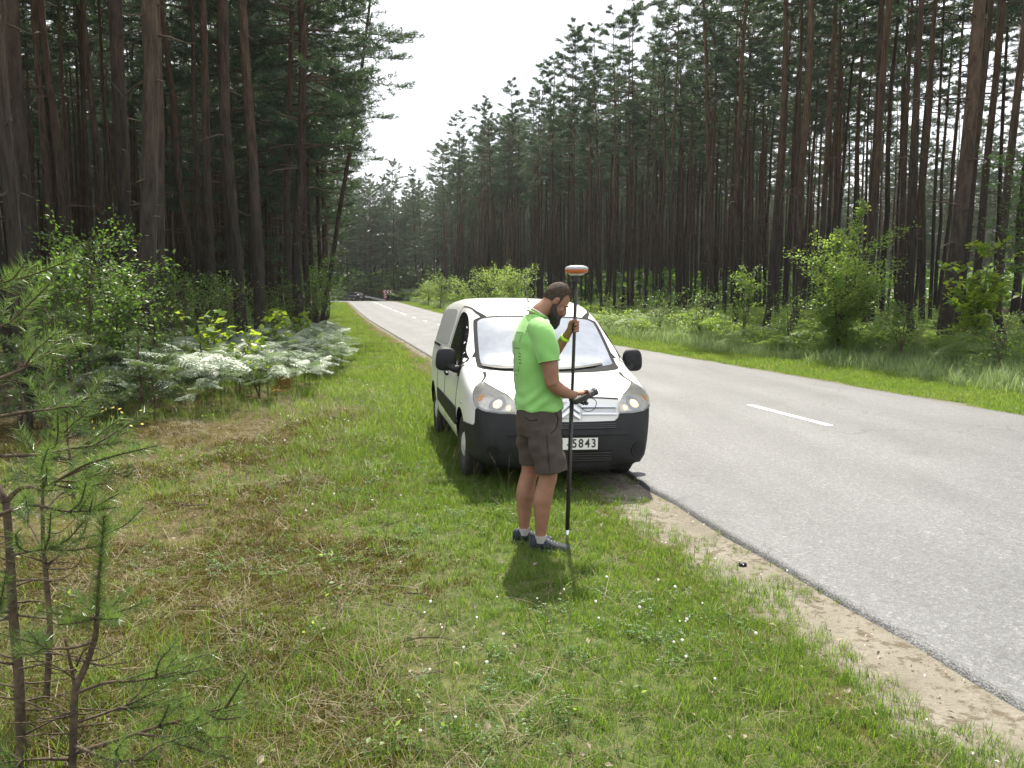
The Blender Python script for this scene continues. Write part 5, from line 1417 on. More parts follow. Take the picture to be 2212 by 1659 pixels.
# mirrors
def superell(c, d, nu=20, nv=12, e=.55, taper=0.0):
    V = []; F = []
    f = lambda v: math.copysign(abs(v) ** e, v)
    for i in range(nv + 1):
        a = -math.pi / 2 + math.pi * i / nv
        for j in range(nu):
            b = 2 * math.pi * j / nu
            x = f(math.cos(a)) * f(math.cos(b)); y = f(math.cos(a)) * f(math.sin(b)); z = f(math.sin(a))
            V.append((c[0] + d[0] * x * (1 + taper * z), c[1] + d[1] * y, c[2] + d[2] * z))
    for i in range(nv):
        for j in range(nu): k = (j + 1) % nu; F.append((i * nu + j, i * nu + k, (i + 1) * nu + k, (i + 1) * nu + j))
    return V, F
for sg in (-1, 1):
    mb = MB(); mb.add(*superell((sg * 1.01, 1.24, 1.155), (.108, .055, .120), e=.62, taper=-.10)); mb.tube([(sg * .86, 1.14, 1.06), (sg * .92, 1.17, 1.06), (sg * 1.0, 1.22, 1.10)], [.045, .04, .045], 10)
    mo = mb.build('door_mirror', M['plastic'], VAN, True)
    gm = MB(); gm.add(*superell((sg * 1.01, 1.297, 1.155), (.09, .004, .10))); gm.build('mirror_glass', M['chrome'], mo, True)
    patch('mirror_mount', 'side+' if sg > 0 else 'side-', [(1.05, 1.14), (1.26, 1.13), (1.22, 1.0), (1.12, 1.0)], M['black'], .008)
# wheels
def lathe(prof, n=40):
    V = []; F = []; m = len(prof)
    for j in range(n):
        a = 2 * math.pi * j / n
        for x, r_ in prof: V.append((x, r_ * math.cos(a), r_ * math.sin(a)))
    for j in range(n):
        k = (j + 1) % n
        for i in range(m - 1): F.append((j * m + i, k * m + i, k * m + i + 1, j * m + i + 1))
    return V, F
def wheel(parent, c, sg, r_=.318, w=.195):
    k = r_ / .318; h = w / 2
    o = MB(); o.add(*lathe([(-h * .8, .20 * k), (-h, .24 * k), (-h, .285 * k), (-h * .8, .31 * k), (-h * .5, r_), (h * .5, r_), (h * .8, .31 * k), (h, .285 * k), (h, .24 * k), (h * .8, .20 * k)]))
    wo = o.build('wheel', M['rubber'], parent, True); wo.location = c; wo.scale = (sg, 1, 1)
    b = MB(); b.add(*lathe([(h * .8, .215 * k), (h * .9, .205 * k), (h * .55, .19 * k), (h * .45, .13 * k), (h * .7, .09 * k), (h * .7, .001)])); b.build('rim', M['rim'], wo, True)
    g = MB(); g.add(*lathe([(h * .65, .125 * k), (h * .85, .12 * k), (h * .98, .09 * k), (h * 1.03, .04 * k), (h * 1.03, .001)])); g.build('hub_cap', M['hub'], wo, True)
    for q in range(8):
        a_ = q * math.pi / 4; n_ = MB(); n_.add(*superell((h * .62, .165 * k * math.cos(a_), .165 * k * math.sin(a_)), (.006, .016 * k, .016 * k), 8, 4)); n_.build('rim_hole', M['black'], wo, True)
for s in (.92, 3.648):
    for sg in (-1, 1): wheel(VAN, (sg * .775, s, .318), sg)
ant = MB(); ant.tube([(0, 1.95, 1.76), (0, 2.0, 1.80), (.0, 2.2, 2.0)], [.010, .005, .002], 6)
ant.build('roof_aerial', M['black'], VAN)

# ------------------------------------------------------------------ the surveyor
def skinmat(name, col):
    t = NT(name); oc = t.objcoord()
    b = t.pbr(t.ramp(t.noise(14, 5, oc, .6), [(.3, tuple(c * .82 for c in col)), (.7, tuple(min(1, c * 1.12) for c in col))]), .5, t.bump(t.noise(120, 3, oc), .15, .002), .4)
    t.b.inputs['Subsurface Weight'].default_value = .12; t.b.inputs['Subsurface Radius'].default_value = (.02, .008, .004); t.b.inputs['Subsurface Scale'].default_value = .4
    return b
M['skin'] = skinmat('tanned_skin', (0.265, 0.132, 0.084))
t = NT('lime_tshirt_cloth'); oc = t.objcoord()
wv = t.n('ShaderNodeTexNoise'); wv.inputs['Scale'].default_value = 7; wv.inputs['Detail'].default_value = 4; t.l(oc, wv.inputs['Vector'])
lc = t.ramp(wv.outputs['Fac'], [(.3, (0.185, 0.435, 0.105)), (.7, (0.24, 0.52, 0.14))])
pb_ = t.n('ShaderNodeBsdfPrincipled'); t.l(lc, pb_.inputs['Base Color']); pb_.inputs['Roughness'].default_value = .75; pb_.inputs['Sheen Weight'].default_value = .3
t.l(t.bump(t.noise(260, 2, oc), .25, .002), pb_.inputs['Normal']); t.l(pb_.outputs[0], t.out.inputs[0]); M['shirt'] = t.m
M['shorts'] = plain('brown_grey_shorts_cloth', (0.056, 0.043, 0.036), .9, var=.25, scale=9, bump=.3)
M['hair'] = plain('short_brown_hair', (0.046, 0.032, 0.022), .75, var=.5, scale=60, bump=.8, spec=.25)
M['beard'] = plain('dark_beard', (0.018, 0.013, 0.011), .6, var=.5, scale=70, bump=.8)
M['shoe'] = plain('navy_shoe_mesh', (0.010, 0.016, 0.028), .75, var=.4, scale=30, bump=.4)
M['sole'] = plain('dark_shoe_sole', (0.03, 0.042, 0.058), .7, var=.2)
M['sock'] = plain('pale_sock', (0.30, 0.29, 0.28), .9, bump=.3)
M['lace'] = plain('grey_shoe_lace', (0.3, 0.32, 0.36), .8)
M['band'] = plain('yellow_green_wristband', (0.5, 0.75, 0.05), .5)
M['cord'] = plain('white_neck_cord', (0.75, 0.72, 0.68), .6)
M['eye'] = plain('eye_dark', (0.02, 0.015, 0.012), .2)

def remeshed(name, mb, mat, vox, smooth_it=4, parent=None, disp=None, holes=None):
    me = mesh(name, np.vstack(mb.V), mb.F, mat)
    bm = bmesh.new(); bm.from_mesh(me); bmesh.ops.recalc_face_normals(bm, faces=bm.faces); bm.to_mesh(me); bm.free()
    o = bpy.data.objects.new(name, me); COL.objects.link(o)
    md = o.modifiers.new('r', 'REMESH'); md.mode = 'VOXEL'; md.voxel_size = vox; md.use_smooth_shade = True
    if smooth_it:
        ms = o.modifiers.new('s', 'SMOOTH'); ms.factor = .5; ms.iterations = smooth_it
    dg = bpy.context.evaluated_depsgraph_get(); nm = bpy.data.meshes.new_from_object(o.evaluated_get(dg)); bpy.data.objects.remove(o)
    nm.materials.clear(); nm.materials.append(mat)
    if disp is not None:
        n = len(nm.vertices); co = np.empty(n * 3, np.float32); no = np.empty(n * 3, np.float32)
        nm.vertices.foreach_get('co', co); nm.vertices.foreach_get('normal', no); co = co.reshape(-1, 3); no = no.reshape(-1, 3)
        co = co + no * disp(co)[:, None]; nm.vertices.foreach_set('co', co.astype(np.float32).ravel()); nm.update()
    return obj(name, nm, parent)

def rings(R_, n=28):
    """loft of horizontal ellipses: (u, v, w, a along u, b along v[, squareness])"""
    V = []; F = []
    for r_ in R_:
        u, v, w, a, b = r_[:5]; e = r_[5] if len(r_) > 5 else 1.0
        for j in range(n):
            q = 2 * math.pi * j / n; c, s = math.cos(q), math.sin(q)
            V.append((u + a * math.copysign(abs(c) ** e, c), v + b * math.copysign(abs(s) ** e, s), w))
    m = len(R_)
    for i in range(m - 1):
        for j in range(n): k = (j + 1) % n; F.append((i * n + j, i * n + k, (i + 1) * n + k, (i + 1) * n + j))
    F.append(tuple(range(n))[::-1]); F.append(tuple((m - 1) * n + j for j in range(n)))
    return V, F
def limb(mb, P, r, n=16, sub=5):
    P = crom(P, sub); r = np.interp(np.linspace(0, 1, len(P)), np.linspace(0, 1, len(r)), r); mb.tube(P, r, n)
def ell(mb, c, d, rot=None, nu=18, nv=12):
    V, F = superell((0, 0, 0), d, nu, nv, 1.0); V = np.array(V)
    if rot is not None: V = V @ np.array(rot).T
    mb.add(V + np.array(c), F)

g0 = wp(1164, 1187, 5.93)
MX, MY = float(g0[0]), 5.93
MAN = empty('person', (MX, MY, float(ground_h(MX, MY)) + .005), R(9))
tag(MAN, 'bearded man in a lime green T-shirt and brown shorts looking down at a handheld controller', 'person')

HC = np.array([.124, 0, 1.797]); HF = np.array([.84, 0, -.545]); HF /= np.linalg.norm(HF); HU = np.array([.545, 0, .84]); HU /= np.linalg.norm(HU); HV = np.array([0, 1.0, 0])
def hp(f, v, u): return HC + HF * f + HV * v + HU * u
HR = np.stack([HF, HV, HU], 1)
b = MB()
# head
ell(b, hp(-.005, 0, .012), (.094, .074, .108), HR); ell(b, hp(.028, 0, -.055), (.060, .058, .075), HR); ell(b, hp(.055, 0, -.10), (.034, .042, .034), HR)
ell(b, hp(.066, 0, -.004), (.024, .056, .022), HR)                                   # brow
for s in (-1, 1):
    ell(b, hp(.062, s * .036, -.048), (.022, .022, .024), HR)                        # cheek
    ell(b, hp(-.012, s * .074, -.018), (.020, .009, .032), HR, 12, 8)                # ear
    ell(b, hp(-.006, s * .080, -.006), (.013, .008, .018), HR, 12, 8)
limb(b, [hp(.080, 0, -.012), hp(.094, 0, -.035), hp(.104, 0, -.060), hp(.088, 0, -.066)], [.010, .0115, .014, .010], 12)
for s in (-1, 1): ell(b, hp(.090, s * .011, -.063), (.010, .009, .008), HR, 10, 8)
ell(b, hp(.084, 0, -.084), (.012, .022, .007), HR); ell(b, hp(.082, 0, -.098), (.012, .020, .007), HR)
# neck and trunk
limb(b, [(-.045, 0, 1.60), (-.015, 0, 1.69), (.045, 0, 1.745), (.09, 0, 1.79)], [.075, .064, .060, .058], 18)
b.add(*rings([(-.01, 0, .90, .09, .10), (-.01, 0, 1.0, .12, .14), (-.015, 0, 1.2, .125, .15), (-.03, 0, 1.4, .12, .165), (-.05, 0, 1.52, .10, .15), (-.05, 0, 1.60, .07, .08)]))
# near (right) arm
RS, RE, RW = (-.02, -.205, 1.575), (.035, -.265, 1.215), (.208, -.135, 1.128)
limb(b, [RS, (.012, -.245, 1.42), (.03, -.262, 1.30), RE], [.062, .060, .053, .046], 18)
limb(b, [(.028, -.262, 1.235), (.085, -.235, 1.185), (.15, -.185, 1.152), RW, (.235, -.115, 1.130)], [.046, .049, .041, .029, .027], 18)
ell(b, (.262, -.098, 1.134), (.048, .040, .017), Matrix.Rotation(R(38), 3, 'Z') @ Matrix.Rotation(R(4), 3, 'Y'))
for k, (dv, L) in enumerate([(-.030, .068), (-.010, .080), (.012, .076), (.032, .062)]):
    kx = np.array([.292 - .30 * dv * 1.2, -.072 + dv * 1.0, 1.139])
    d = np.array([.80, .45, 0])
    limb(b, [kx - d * .035 + (0, 0, -.004), kx, kx + d * L * .45 + (0, 0, .006 + .010 * (k == 0)), kx + d * L * .8 + (0, 0, -.010), kx + d * L + (0, 0, -.026)], [.010, .0098, .0088, .008, .0066], 10)
limb(b, [(.245, -.062, 1.126), (.268, -.040, 1.122), (.298, -.028, 1.118), (.318, -.016, 1.112)], [.013, .0115, .010, .0075], 10)
# far (left) arm
PU = lambda w: np.array([.233 + .0285 * w, .10, w])     # pole axis
hz = 1.605; pc = PU(hz)
limb(b, [(-.02, .205, 1.575), (.06, .245, 1.46), (.115, .262, 1.345)], [.060, .056, .045], 18)
limb(b, [(.105, .262, 1.335), (.155, .235, 1.40), (.205, .175, 1.487), (.236, .135, 1.545), pc + (-.028, .018, -.025)], [.045, .046, .037, .028, .026], 18)
ell(b, pc + (-.028, .014, .002), (.020, .024, .046), Matrix.Rotation(R(12), 3, 'Y'))
for k in range(4):
    zz = .034 - .0225 * k; rr = .0265
    pts = [pc + (rr * math.cos(R(a)), rr * math.sin(R(a)), zz + .004 * math.sin(R(a))) for a in (165, 115, 60, 10, -40, -85, -118)]
    limb(b, pts, [.0115, .0112, .0108, .0102, .0096, .0088, .007], 10, 3)
limb(b, [pc + (-.030, -.004, .015), pc + (-.026, -.020, .032), pc + (-.008, -.027, .044), pc + (.012, -.026, .047)], [.013, .0115, .0105, .008], 10)
# legs
limb(b, [(.0, -.095, .96), (.025, -.10, .75), (.045, -.105, .555), (.028, -.105, .47), (.004, -.105, .36), (.0, -.105, .22), (-.006, -.105, .12), (-.008, -.105, .03)], [.082, .082, .067, .064, .069, .050, .038, .042], 20)
limb(b, [(-.02, .095, .96), (-.035, .10, .75), (-.045, .105, .555), (-.066, .105, .47), (-.085, .105, .36), (-.088, .105, .22), (-.092, .105, .12), (-.092, .105, .03)], [.082, .082, .066, .063, .069, .050, .038, .042], 20)
body = remeshed('body', b, M['skin'], .0052, 3, MAN)

# T-shirt
s = MB()
s.add(*rings([(-.004, 0, 1.015, .168, .192, .85), (-.004, 0, 1.05, .166, .192, .85), (-.010, 0, 1.16, .162, .184, .85), (-.022, 0, 1.30, .162, .190, .85), (-.034, 0, 1.42, .160, .205, .85), (-.045, 0, 1.50, .148, .208, .85), (-.052, 0, 1.565, .124, .190, .9), (-.052, 0, 1.62, .098, .150, 1), (-.045, 0, 1.665, .080, .100, 1), (-.035, 0, 1.695, .072, .078, 1)]))
def sleeve(mb, P, r): limb(mb, P, r, 22)
sleeve(s, [(-.045, -.12, 1.60), (-.018, -.20, 1.565), (.006, -.240, 1.47), (.018, -.256, 1.375)], [.085, .084, .080, .076])
sleeve(s, [(-.045, .12, 1.60), (-.018, .20, 1.565), (.03, .236, 1.49), (.075, .258, 1.41)], [.085, .084, .080, .076])
def folds(co):
    u, v, w = co[:, 0], co[:, 1], co[:, 2]
    k = np.exp(-((w - 1.09) / .07) ** 2); a = np.arctan2(v, u)
    f = .008 * k * np.sin(62 * w + 5 * np.sin(2.2 * a + 1)) + .007 * np.sin(15 * w - 9 * u + 3 * np.sin(4 * v)) * np.exp(-((w - 1.28) / .16) ** 2)
    f += .006 * np.sin(40 * (u + .5 * w)) * np.exp(-((w - 1.44) / .06) ** 2) * (np.abs(v) > .14)
    f += .005 * np.sin(7 * a + 22 * w) * np.exp(-((w - 1.02) / .05) ** 2)
    return f
shirt = remeshed('t_shirt', s, M['shirt'], .0075, 3, MAN, folds)
from mathutils.bvhtree import BVHTree
def bvh_of(o):
    me = o.data; return BVHTree.FromPolygons([v.co.copy() for v in me.vertices], [tuple(p.vertices) for p in me.polygons])
sb = bvh_of(shirt)
def on_back(v, w):
    h = sb.ray_cast(Vector((-.6, v, w)), Vector((1, 0, 0)))
    return (h[0] + h[1] * .0012) if h[0] else None
pr = MB()
def stroke(P, wd):
    P = np.array(P, float); Q = []
    for a_, b_ in zip(P[:-1], P[1:]):
        k = max(2, int(np.linalg.norm(b_ - a_) / .015)); Q += [a_ + (b_ - a_) * i / k for i in range(k)]
    Q.append(P[-1]); Q = np.array(Q); T = np.gradient(Q, axis=0); T /= np.linalg.norm(T, axis=1)[:, None]
    N_ = np.stack([-T[:, 1], T[:, 0]], 1) * wd / 2; V = []
    for q, n_ in zip(Q, N_):
        for sg in (1, -1):
            h = on_back(*(q + n_ * sg)); V.append(h if h is not None else (-.16, q[0], q[1]))
    pr.add(V, [(2 * i, 2 * i + 1, 2 * i + 3, 2 * i + 2) for i in range(len(Q) - 1)])
for P, wd in [([(-.02, 1.57), (-.13, 1.57), (-.13, 1.50)], .0035), ([(-.02, 1.46), (-.145, 1.46)], .0035), ([(-.05, 1.57), (-.05, 1.30)], .004), ([(-.01, 1.30), (-.11, 1.30), (-.11, 1.33)], .0035),
              ([(-.125, 1.43), (-.145, 1.42)], .005), ([(-.145, 1.405), (-.12, 1.40)], .005), ([(-.12, 1.385), (-.145, 1.38)], .005), ([(-.145, 1.36), (-.12, 1.355)], .005), ([(-.03, 1.27), (-.08, 1.27)], .004)]: stroke(P, wd)
pr.build('back_print', M['ink'], shirt)
# seams and collar rib
cb = MB(); a = np.linspace(0, 2 * np.pi, 30)
cb.tube([(-.028 + .074 * math.cos(q) + .012, .079 * math.sin(q), 1.694 - .030 * math.cos(q)) for q in a], .0065, 8, cap=False); cb.build('collar', M['shirt'], shirt, True)
for cP, dr, r_ in (((.018, -.256, 1.377), (.012, -.016, -.095), .0765), ((.075, .258, 1.412), (.045, .022, -.08), .0765)):
    hb = MB(); dr = Vector(dr).normalized(); q = Vector((0, 0, 1)).rotation_difference(dr)
    hb.tube([tuple(Vector(cP) + q @ Vector((r_ * math.cos(t_), r_ * math.sin(t_), 0))) for t_ in a], .0035, 6, cap=False); hb.build('sleeve_hem', M['shirt'], shirt, True)

# shorts
h = MB()
h.add(*rings([(-.004, 0, .83, .155, .182, .85), (-.004, 0, .90, .166, .188, .85), (-.002, 0, .98, .162, .184, .85), (-.002, 0, 1.045, .156, .180, .85)]))
limb(h, [(.0, -.09, .90), (.025, -.10, .78), (.055, -.105, .66), (.068, -.108, .575)], [.120, .122, .116, .118], 24)
limb(h, [(-.02, .09, .90), (-.03, .10, .78), (-.028, .105, .67), (-.022, .108, .598)], [.118, .118, .108, .106], 24)
def sfold(co):
    u, v, w = co[:, 0], co[:, 1], co[:, 2]
    return .006 * np.sin(34 * w + 14 * u + 4 * np.sin(9 * v)) * np.exp(-((w - .80) / .11) ** 2) + .005 * np.sin(30 * u + 12 * w) * np.exp(-((w - .62) / .05) ** 2) + .003 * np.sin(55 * w - 30 * u)* np.exp(-((w - .72) / .08) ** 2)
shorts = remeshed('shorts', h, M['shorts'], .008, 3, MAN, sfold)
hb_ = bvh_of(shorts)
def on_side(u, w):
    h_ = hb_.ray_cast(Vector((u, -.6, w)), Vector((0, 1, 0))); return (h_[0] + h_[1] * .0025) if h_[0] else Vector((u, -.19, w))
def seam(name, P, r_, mat, par):
    mb = MB(); mb.tube([tuple(on_side(*p)) for p in crom(P, 6)], r_, 5); mb.build(name, mat, par, True)
seam('pocket_edge', [(.075, 1.02), (.105, .96), (.085, .90), (.04, .87)], .003, M['black'], shorts)
seam('pocket_flap', [(-.13, .975), (-.09, .955), (-.05, .965)], .0028, M['black'], shorts)
seam('side_seam', [(.01, .86), (.02, .75), (.035, .60)], .002, M['black'], shorts)

# hair, beard, brows, eyes
V, F = superell((0, 0, 0), (1, 1, 1), 48, 36, 1.0); V = np.array(V)
def hairline(f, v, u): return np.interp(f, [-1, -.55, -.25, -.02, .02, .24, .30, .50, .75, .95], [-.42, -.50, -.42, -.25, -.45, -.45, .12, .42, .48, .42])
hv = []; keep = []
for (f_, v_, u_) in V:
    d_ = u_ - hairline(f_, v_, u_); k_ = 1.008 + .065 * min(1, max(0, d_ / .45)) * (1 + .25 * max(0, u_)); hv.append(hp(-.005 + f_ * .0945 * k_, v_ * .0745 * k_, .012 + u_ * .1085 * k_)); keep.append(d_ > 0)
Fk = [f for f in F if all(keep[i] for i in f)]
hm = mesh('hair', np.array(hv), Fk, M['hair'], smooth=True)
bm = bmesh.new(); bm.from_mesh(hm); bmesh.ops.remove_doubles(bm, verts=bm.verts, dist=.0005); bmesh.ops.delete(bm, geom=[v for v in bm.verts if not v.link_faces], context='VERTS'); bmesh.ops.recalc_face_normals(bm, faces=bm.faces)
for v in bm.verts:
    v.co += v.normal * (.0025 * mnoise.noise(v.co * 60))
bm.to_mesh(hm); bm.free()
ho_ = obj('hair', hm, MAN)
ft = MB()
ell(ft, hp(.058, 0, .068), (.030, .048, .022), HR)
q = remeshed('front_tuft', ft, M['hair'], .006, 1, ho_, lambda c: .004 * np.sin(140 * c[:, 0]) * np.sin(120 * c[:, 1]))
bd = MB()
limb(bd, [hp(.060, 0, -.105), hp(.072, 0, -.135), hp(.086, 0, -.165), hp(.088, 0, -.190)], [.040, .040, .030, .012], 16)
for s_ in (-1, 1):
    limb(bd, [hp(-.004, s_ * .068, -.030), hp(.004, s_ * .063, -.065), hp(.030, s_ * .054, -.098), hp(.060, s_ * .034, -.118)], [.010, .020, .028, .032], 14)
    limb(bd, [hp(.094, 0, -.079), hp(.088, s_ * .018, -.083), hp(.074, s_ * .032, -.098)], [.009, .010, .013], 10)
ell(bd, hp(.045, 0, -.118), (.042, .052, .036), HR)
remeshed('beard', bd, M['beard'], .0045, 2, MAN, lambda c: .003 * np.sin(190 * c[:, 0] + 60 * c[:, 2]) * np.sin(170 * c[:, 1]))
for s_ in (-1, 1):
    e_ = MB(); e_.tube([hp(.089, s_ * .014, -.006), hp(.090, s_ * .032, .002), hp(.080, s_ * .050, -.004)], [.003, .0042, .0025], 6); e_.build('eyebrow', M['beard'], MAN, True)
    e_ = MB(); ell(e_, hp(.079, s_ * .031, -.027), (.007, .013, .0035), HR, 12, 8); e_.build('eye', M['eye'], MAN, True)
# cord round the neck, wristband
cd = MB(); cd.tube([(-.022 + .070 * math.cos(q_), .074 * math.sin(q_), 1.712 - .040 * math.cos(q_)) for q_ in a], .0038, 6, cap=False); cd.build('neck_cord', M['cord'], MAN, True)
wc = Vector((.222, .152, 1.517)); wd_ = (Vector((.236, .135, 1.545)) - Vector((.205, .175, 1.487))).normalized(); qq = Vector((0, 0, 1)).rotation_difference(wd_)
wb = MB()
Vb = []
for z_, r_ in ((-.011, .0345), (-.011, .0375), (.011, .0355), (.011, .0325)):
    Vb.append([tuple(wc + qq @ Vector((r_ * math.cos(t_), r_ * math.sin(t_), z_))) for t_ in np.linspace(0, 2 * np.pi, 24, endpoint=False)])
Fb = [(i * 24 + j, i * 24 + (j + 1) % 24, ((i + 1) % 4) * 24 + (j + 1) % 24, ((i + 1) % 4) * 24 + j) for i in range(4) for j in range(24)]
wb.add(np.array(Vb).reshape(-1, 3), Fb); wb.build('wristband', M['band'], MAN, True)
# socks and shoes
for (au, av, yaw) in ((-.006, -.105, -14), (-.092, .105, -6)):
    k = MB(); limb(k, [(au, av, .06), (au, av, .10), (au, av, .111)], [.047, .044, .043], 18); k.build('sock', M['sock'], MAN, True)
    Rz = np.array(Matrix.Rotation(R(yaw), 3, 'Z')); off = np.array([au, av, 0])
    prof = [(-.085, .030, .062, .020), (-.078, .036, .098, .030), (-.045, .040, .108, .034), (.0, .043, .104, .036), (.045, .046, .088, .038), (.09, .050, .066, .046), (.135, .052, .054, .050), (.175, .046, .046, .046), (.200, .026, .034, .028)]
    Vs = []; n = 20
    for x_, hw, ht, _ in prof:
        for j in range(n):
            q_ = 2 * math.pi * j / n; c, s_ = math.cos(q_), math.sin(q_)
            z_ = .022 + (ht - .022) * max(0, s_) ** .75 if s_ > 0 else .022
            Vs.append((x_, hw * math.copysign(abs(c) ** .75, c), z_))
    Fs = [(i * n + j, i * n + (j + 1) % n, (i + 1) * n + (j + 1) % n, (i + 1) * n + j) for i in range(len(prof) - 1) for j in range(n)] + [tuple(range(n))[::-1], tuple((len(prof) - 1) * n + j for j in range(n))]
    up = MB(); up.add(np.array(Vs) @ Rz.T + off, Fs); so = up.build('shoe', M['shoe'], MAN, True)
    sl = MB(); Vs = []
    ol = crom([(-.092, 0), (-.085, .030), (-.04, .040), (.02, .042), (.09, .051), (.15, .052), (.19, .036), (.208, 0), (.19, -.036), (.15, -.050), (.09, -.048), (.02, -.042), (-.04, -.040), (-.085, -.030)], 3, True)
    for z_, sc_ in ((0, .97), (.012, 1.03), (.026, 1.0)):
        for p_ in ol: Vs.append((p_[0] * sc_, p_[1] * sc_, z_ + .014 * max(0, (p_[0] - .15) / .06)))
    m_ = len(ol); Fs = [(i * m_ + j, i * m_ + (j + 1) % m_, (i + 1) * m_ + (j + 1) % m_, (i + 1) * m_ + j) for i in range(2) for j in range(m_)] + [tuple(range(m_))[::-1], tuple(2 * m_ + j for j in range(m_))]
    sl.add(np.array(Vs) @ Rz.T + off, Fs); sl.build('sole', M['sole'], so)
    for i in range(5):
        x_ = .035 + .021 * i; z_ = np.interp(x_, [p_[0] for p_ in prof], [p_[2] for p_ in prof]) + .003; l_ = MB()
        l_.tube(np.array([(x_ - .006, -.026, z_ - .014), (x_, 0, z_), (x_ + .006, .026, z_ - .014)]) @ Rz.T + off, .0028, 5); l_.build('lace', M['lace'], so)

# ------------------------------------------------------------------ survey pole with antenna and controller (held, so a thing of its own)
POLE = empty('survey_pole', tuple(MAN.location), R(9)); POLE.location.z -= .005
tag(POLE, 'black survey pole topped by an orange and grey antenna disc, gripped by the man', 'survey pole')
M['carbon'] = plain('black_carbon_pole', (0.022, 0.020, 0.020), .35, var=.3)
M['orange'] = plain('orange_antenna_shell', (0.48, 0.13, 0.04), .45, var=.08)
M['agrey'] = plain('grey_antenna_cap', (0.30, 0.31, 0.32), .45, var=.08)
M['agb'] = plain('white_antenna_base', (0.6, 0.6, 0.58), .5, var=.08)
M['ctrl'] = plain('dark_grey_controller_case', (0.05, 0.052, 0.055), .5, var=.15)
M['screen'] = plain('controller_screen', (0.10, 0.12, 0.14), .1)
k = MB(); k.tube([PU(1.06), PU(1.30), PU(1.60), PU(1.975)], .0125, 14); k.build('upper_tube', M['carbon'], POLE, True)
k = MB(); k.tube([PU(.09), PU(.5), PU(1.075)], .0165, 14); k.build('lower_tube', M['carbon'], POLE, True)
k = MB(); k.tube([PU(-.02), PU(.03), PU(.09)], [.002, .009, .015], 12); k.build('point', M['chrome'], POLE, True)
k = MB(); k.tube([PU(1.055), PU(1.062), PU(1.092), PU(1.098)], [.019, .023, .023, .017], 16); k.build('clamp', M['ctrl'], POLE, True)
ax = PU(1.975)
def disc_lathe(name, prof, mat, par):
    V = []; F = []; n = 40; m_ = len(prof)
    for j in range(n):
        q_ = 2 * math.pi * j / n
        for r_, z_ in prof: V.append((ax[0] + r_ * math.cos(q_) + .028 * z_, ax[1] + r_ * math.sin(q_), ax[2] + z_))
    for j in range(n):
        for i in range(m_ - 1): F.append((j * m_ + i, ((j + 1) % n) * m_ + i, ((j + 1) % n) * m_ + i + 1, j * m_ + i + 1))
    mb = MB(); mb.add(V, F); return mb.build(name, mat, par, True)
an = disc_lathe('antenna', [(.001, .012), (.050, .012), (.078, .020), (.0845, .034), (.0845, .044)], M['orange'], POLE)
disc_lathe('antenna_cap', [(.0855, .044), (.083, .056), (.070, .067), (.045, .073), (.001, .075)], M['agrey'], an)
disc_lathe('antenna_base', [(.001, .0), (.030, .0), (.052, .006), (.060, .014)], M['agb'], an)
disc_lathe('antenna_neck', [(.013, -.045), (.019, -.040), (.019, -.004), (.026, .002)], M['ctrl'], an)
# controller: long axis tilted up away from the man
cc_ = np.array([.345, .035, 1.098]); A1 = np.array([.90, -.05, .43]); A1 /= np.linalg.norm(A1); A2 = np.array([.05, 1.0, 0]); A2 -= A1 * A1.dot(A2); A2 /= np.linalg.norm(A2); A3 = np.cross(A1, A2); CR = np.stack([A1, A2, A3], 1)
def cbox(name, c, d, mat, par, e=.35):
    V, F = superell((0, 0, 0), (d[0] / 2, d[1] / 2, d[2] / 2), 28, 14, e); V = (np.array(V) + np.array(c)) @ CR.T + cc_
    mb = MB(); mb.add(V, F); return mb.build(name, mat, par, True)
ct = cbox('controller', (0, 0, 0), (.195, .105, .042), M['ctrl'], POLE)
cbox('end_grip', (.082, 0, .002), (.036, .110, .050), M['ctrl'], ct, .5)
cbox('screen', (.025, 0, .0205), (.085, .078, .004), M['screen'], ct, .25)
for i in range(3):
    for j in range(4): cbox('key', (-.035 - .017 * i, -.030 + .020 * j, .021), (.011, .013, .005), M['agrey'], ct, .5)
k = MB(); k.tube([PU(1.077) + (.015, -.01, 0), cc_ + A3 * -.045 + A1 * -.03, cc_ + A3 * -.02], [.012, .012, .014], 10); k.build('bracket', M['ctrl'], POLE, True)
k = MB(); V, F = superell(tuple(cc_ + A3 * -.050 + A1 * -.012), (.016, .014, .014), 14, 10, .8); k.add(V, F); k.build('bracket_knob', M['ctrl'], POLE, True)
k = MB(); k.tube(crom([cc_ + A1 * .03 + A3 * -.02, cc_ + A1 * .06 + A3 * -.07, cc_ + A1 * .02 + A3 * -.115, cc_ + A1 * -.04 + A3 * -.10, PU(1.05) + (.02, -.02, 0)], 6), .0028, 6); k.tube(crom([cc_ + A1 * -.02 + A3 * .02, cc_ + A1 * -.005 + A3 * .055, cc_ + A1 * .02 + A3 * .045, cc_ + A1 * .035 + A3 * .0], 6), .0022, 6); k.build('cable', M['black'], POLE, True)

# ------------------------------------------------------------------ the far bend: car, guard rail, boards
def gz(x, y): return float(base_h(x, y))
M['carpaint'] = plain('black_car_paint', (0.012, 0.013, 0.018), .25, coat=1.0, var=.05)
CX, CY = -26.2, 138.0
CAR = empty('parked_car', (CX, CY, gz(CX, CY) + .05), R(46)); CAR.name = 'car'
tag(CAR, 'black hatchback driving away round the road bend', 'car')
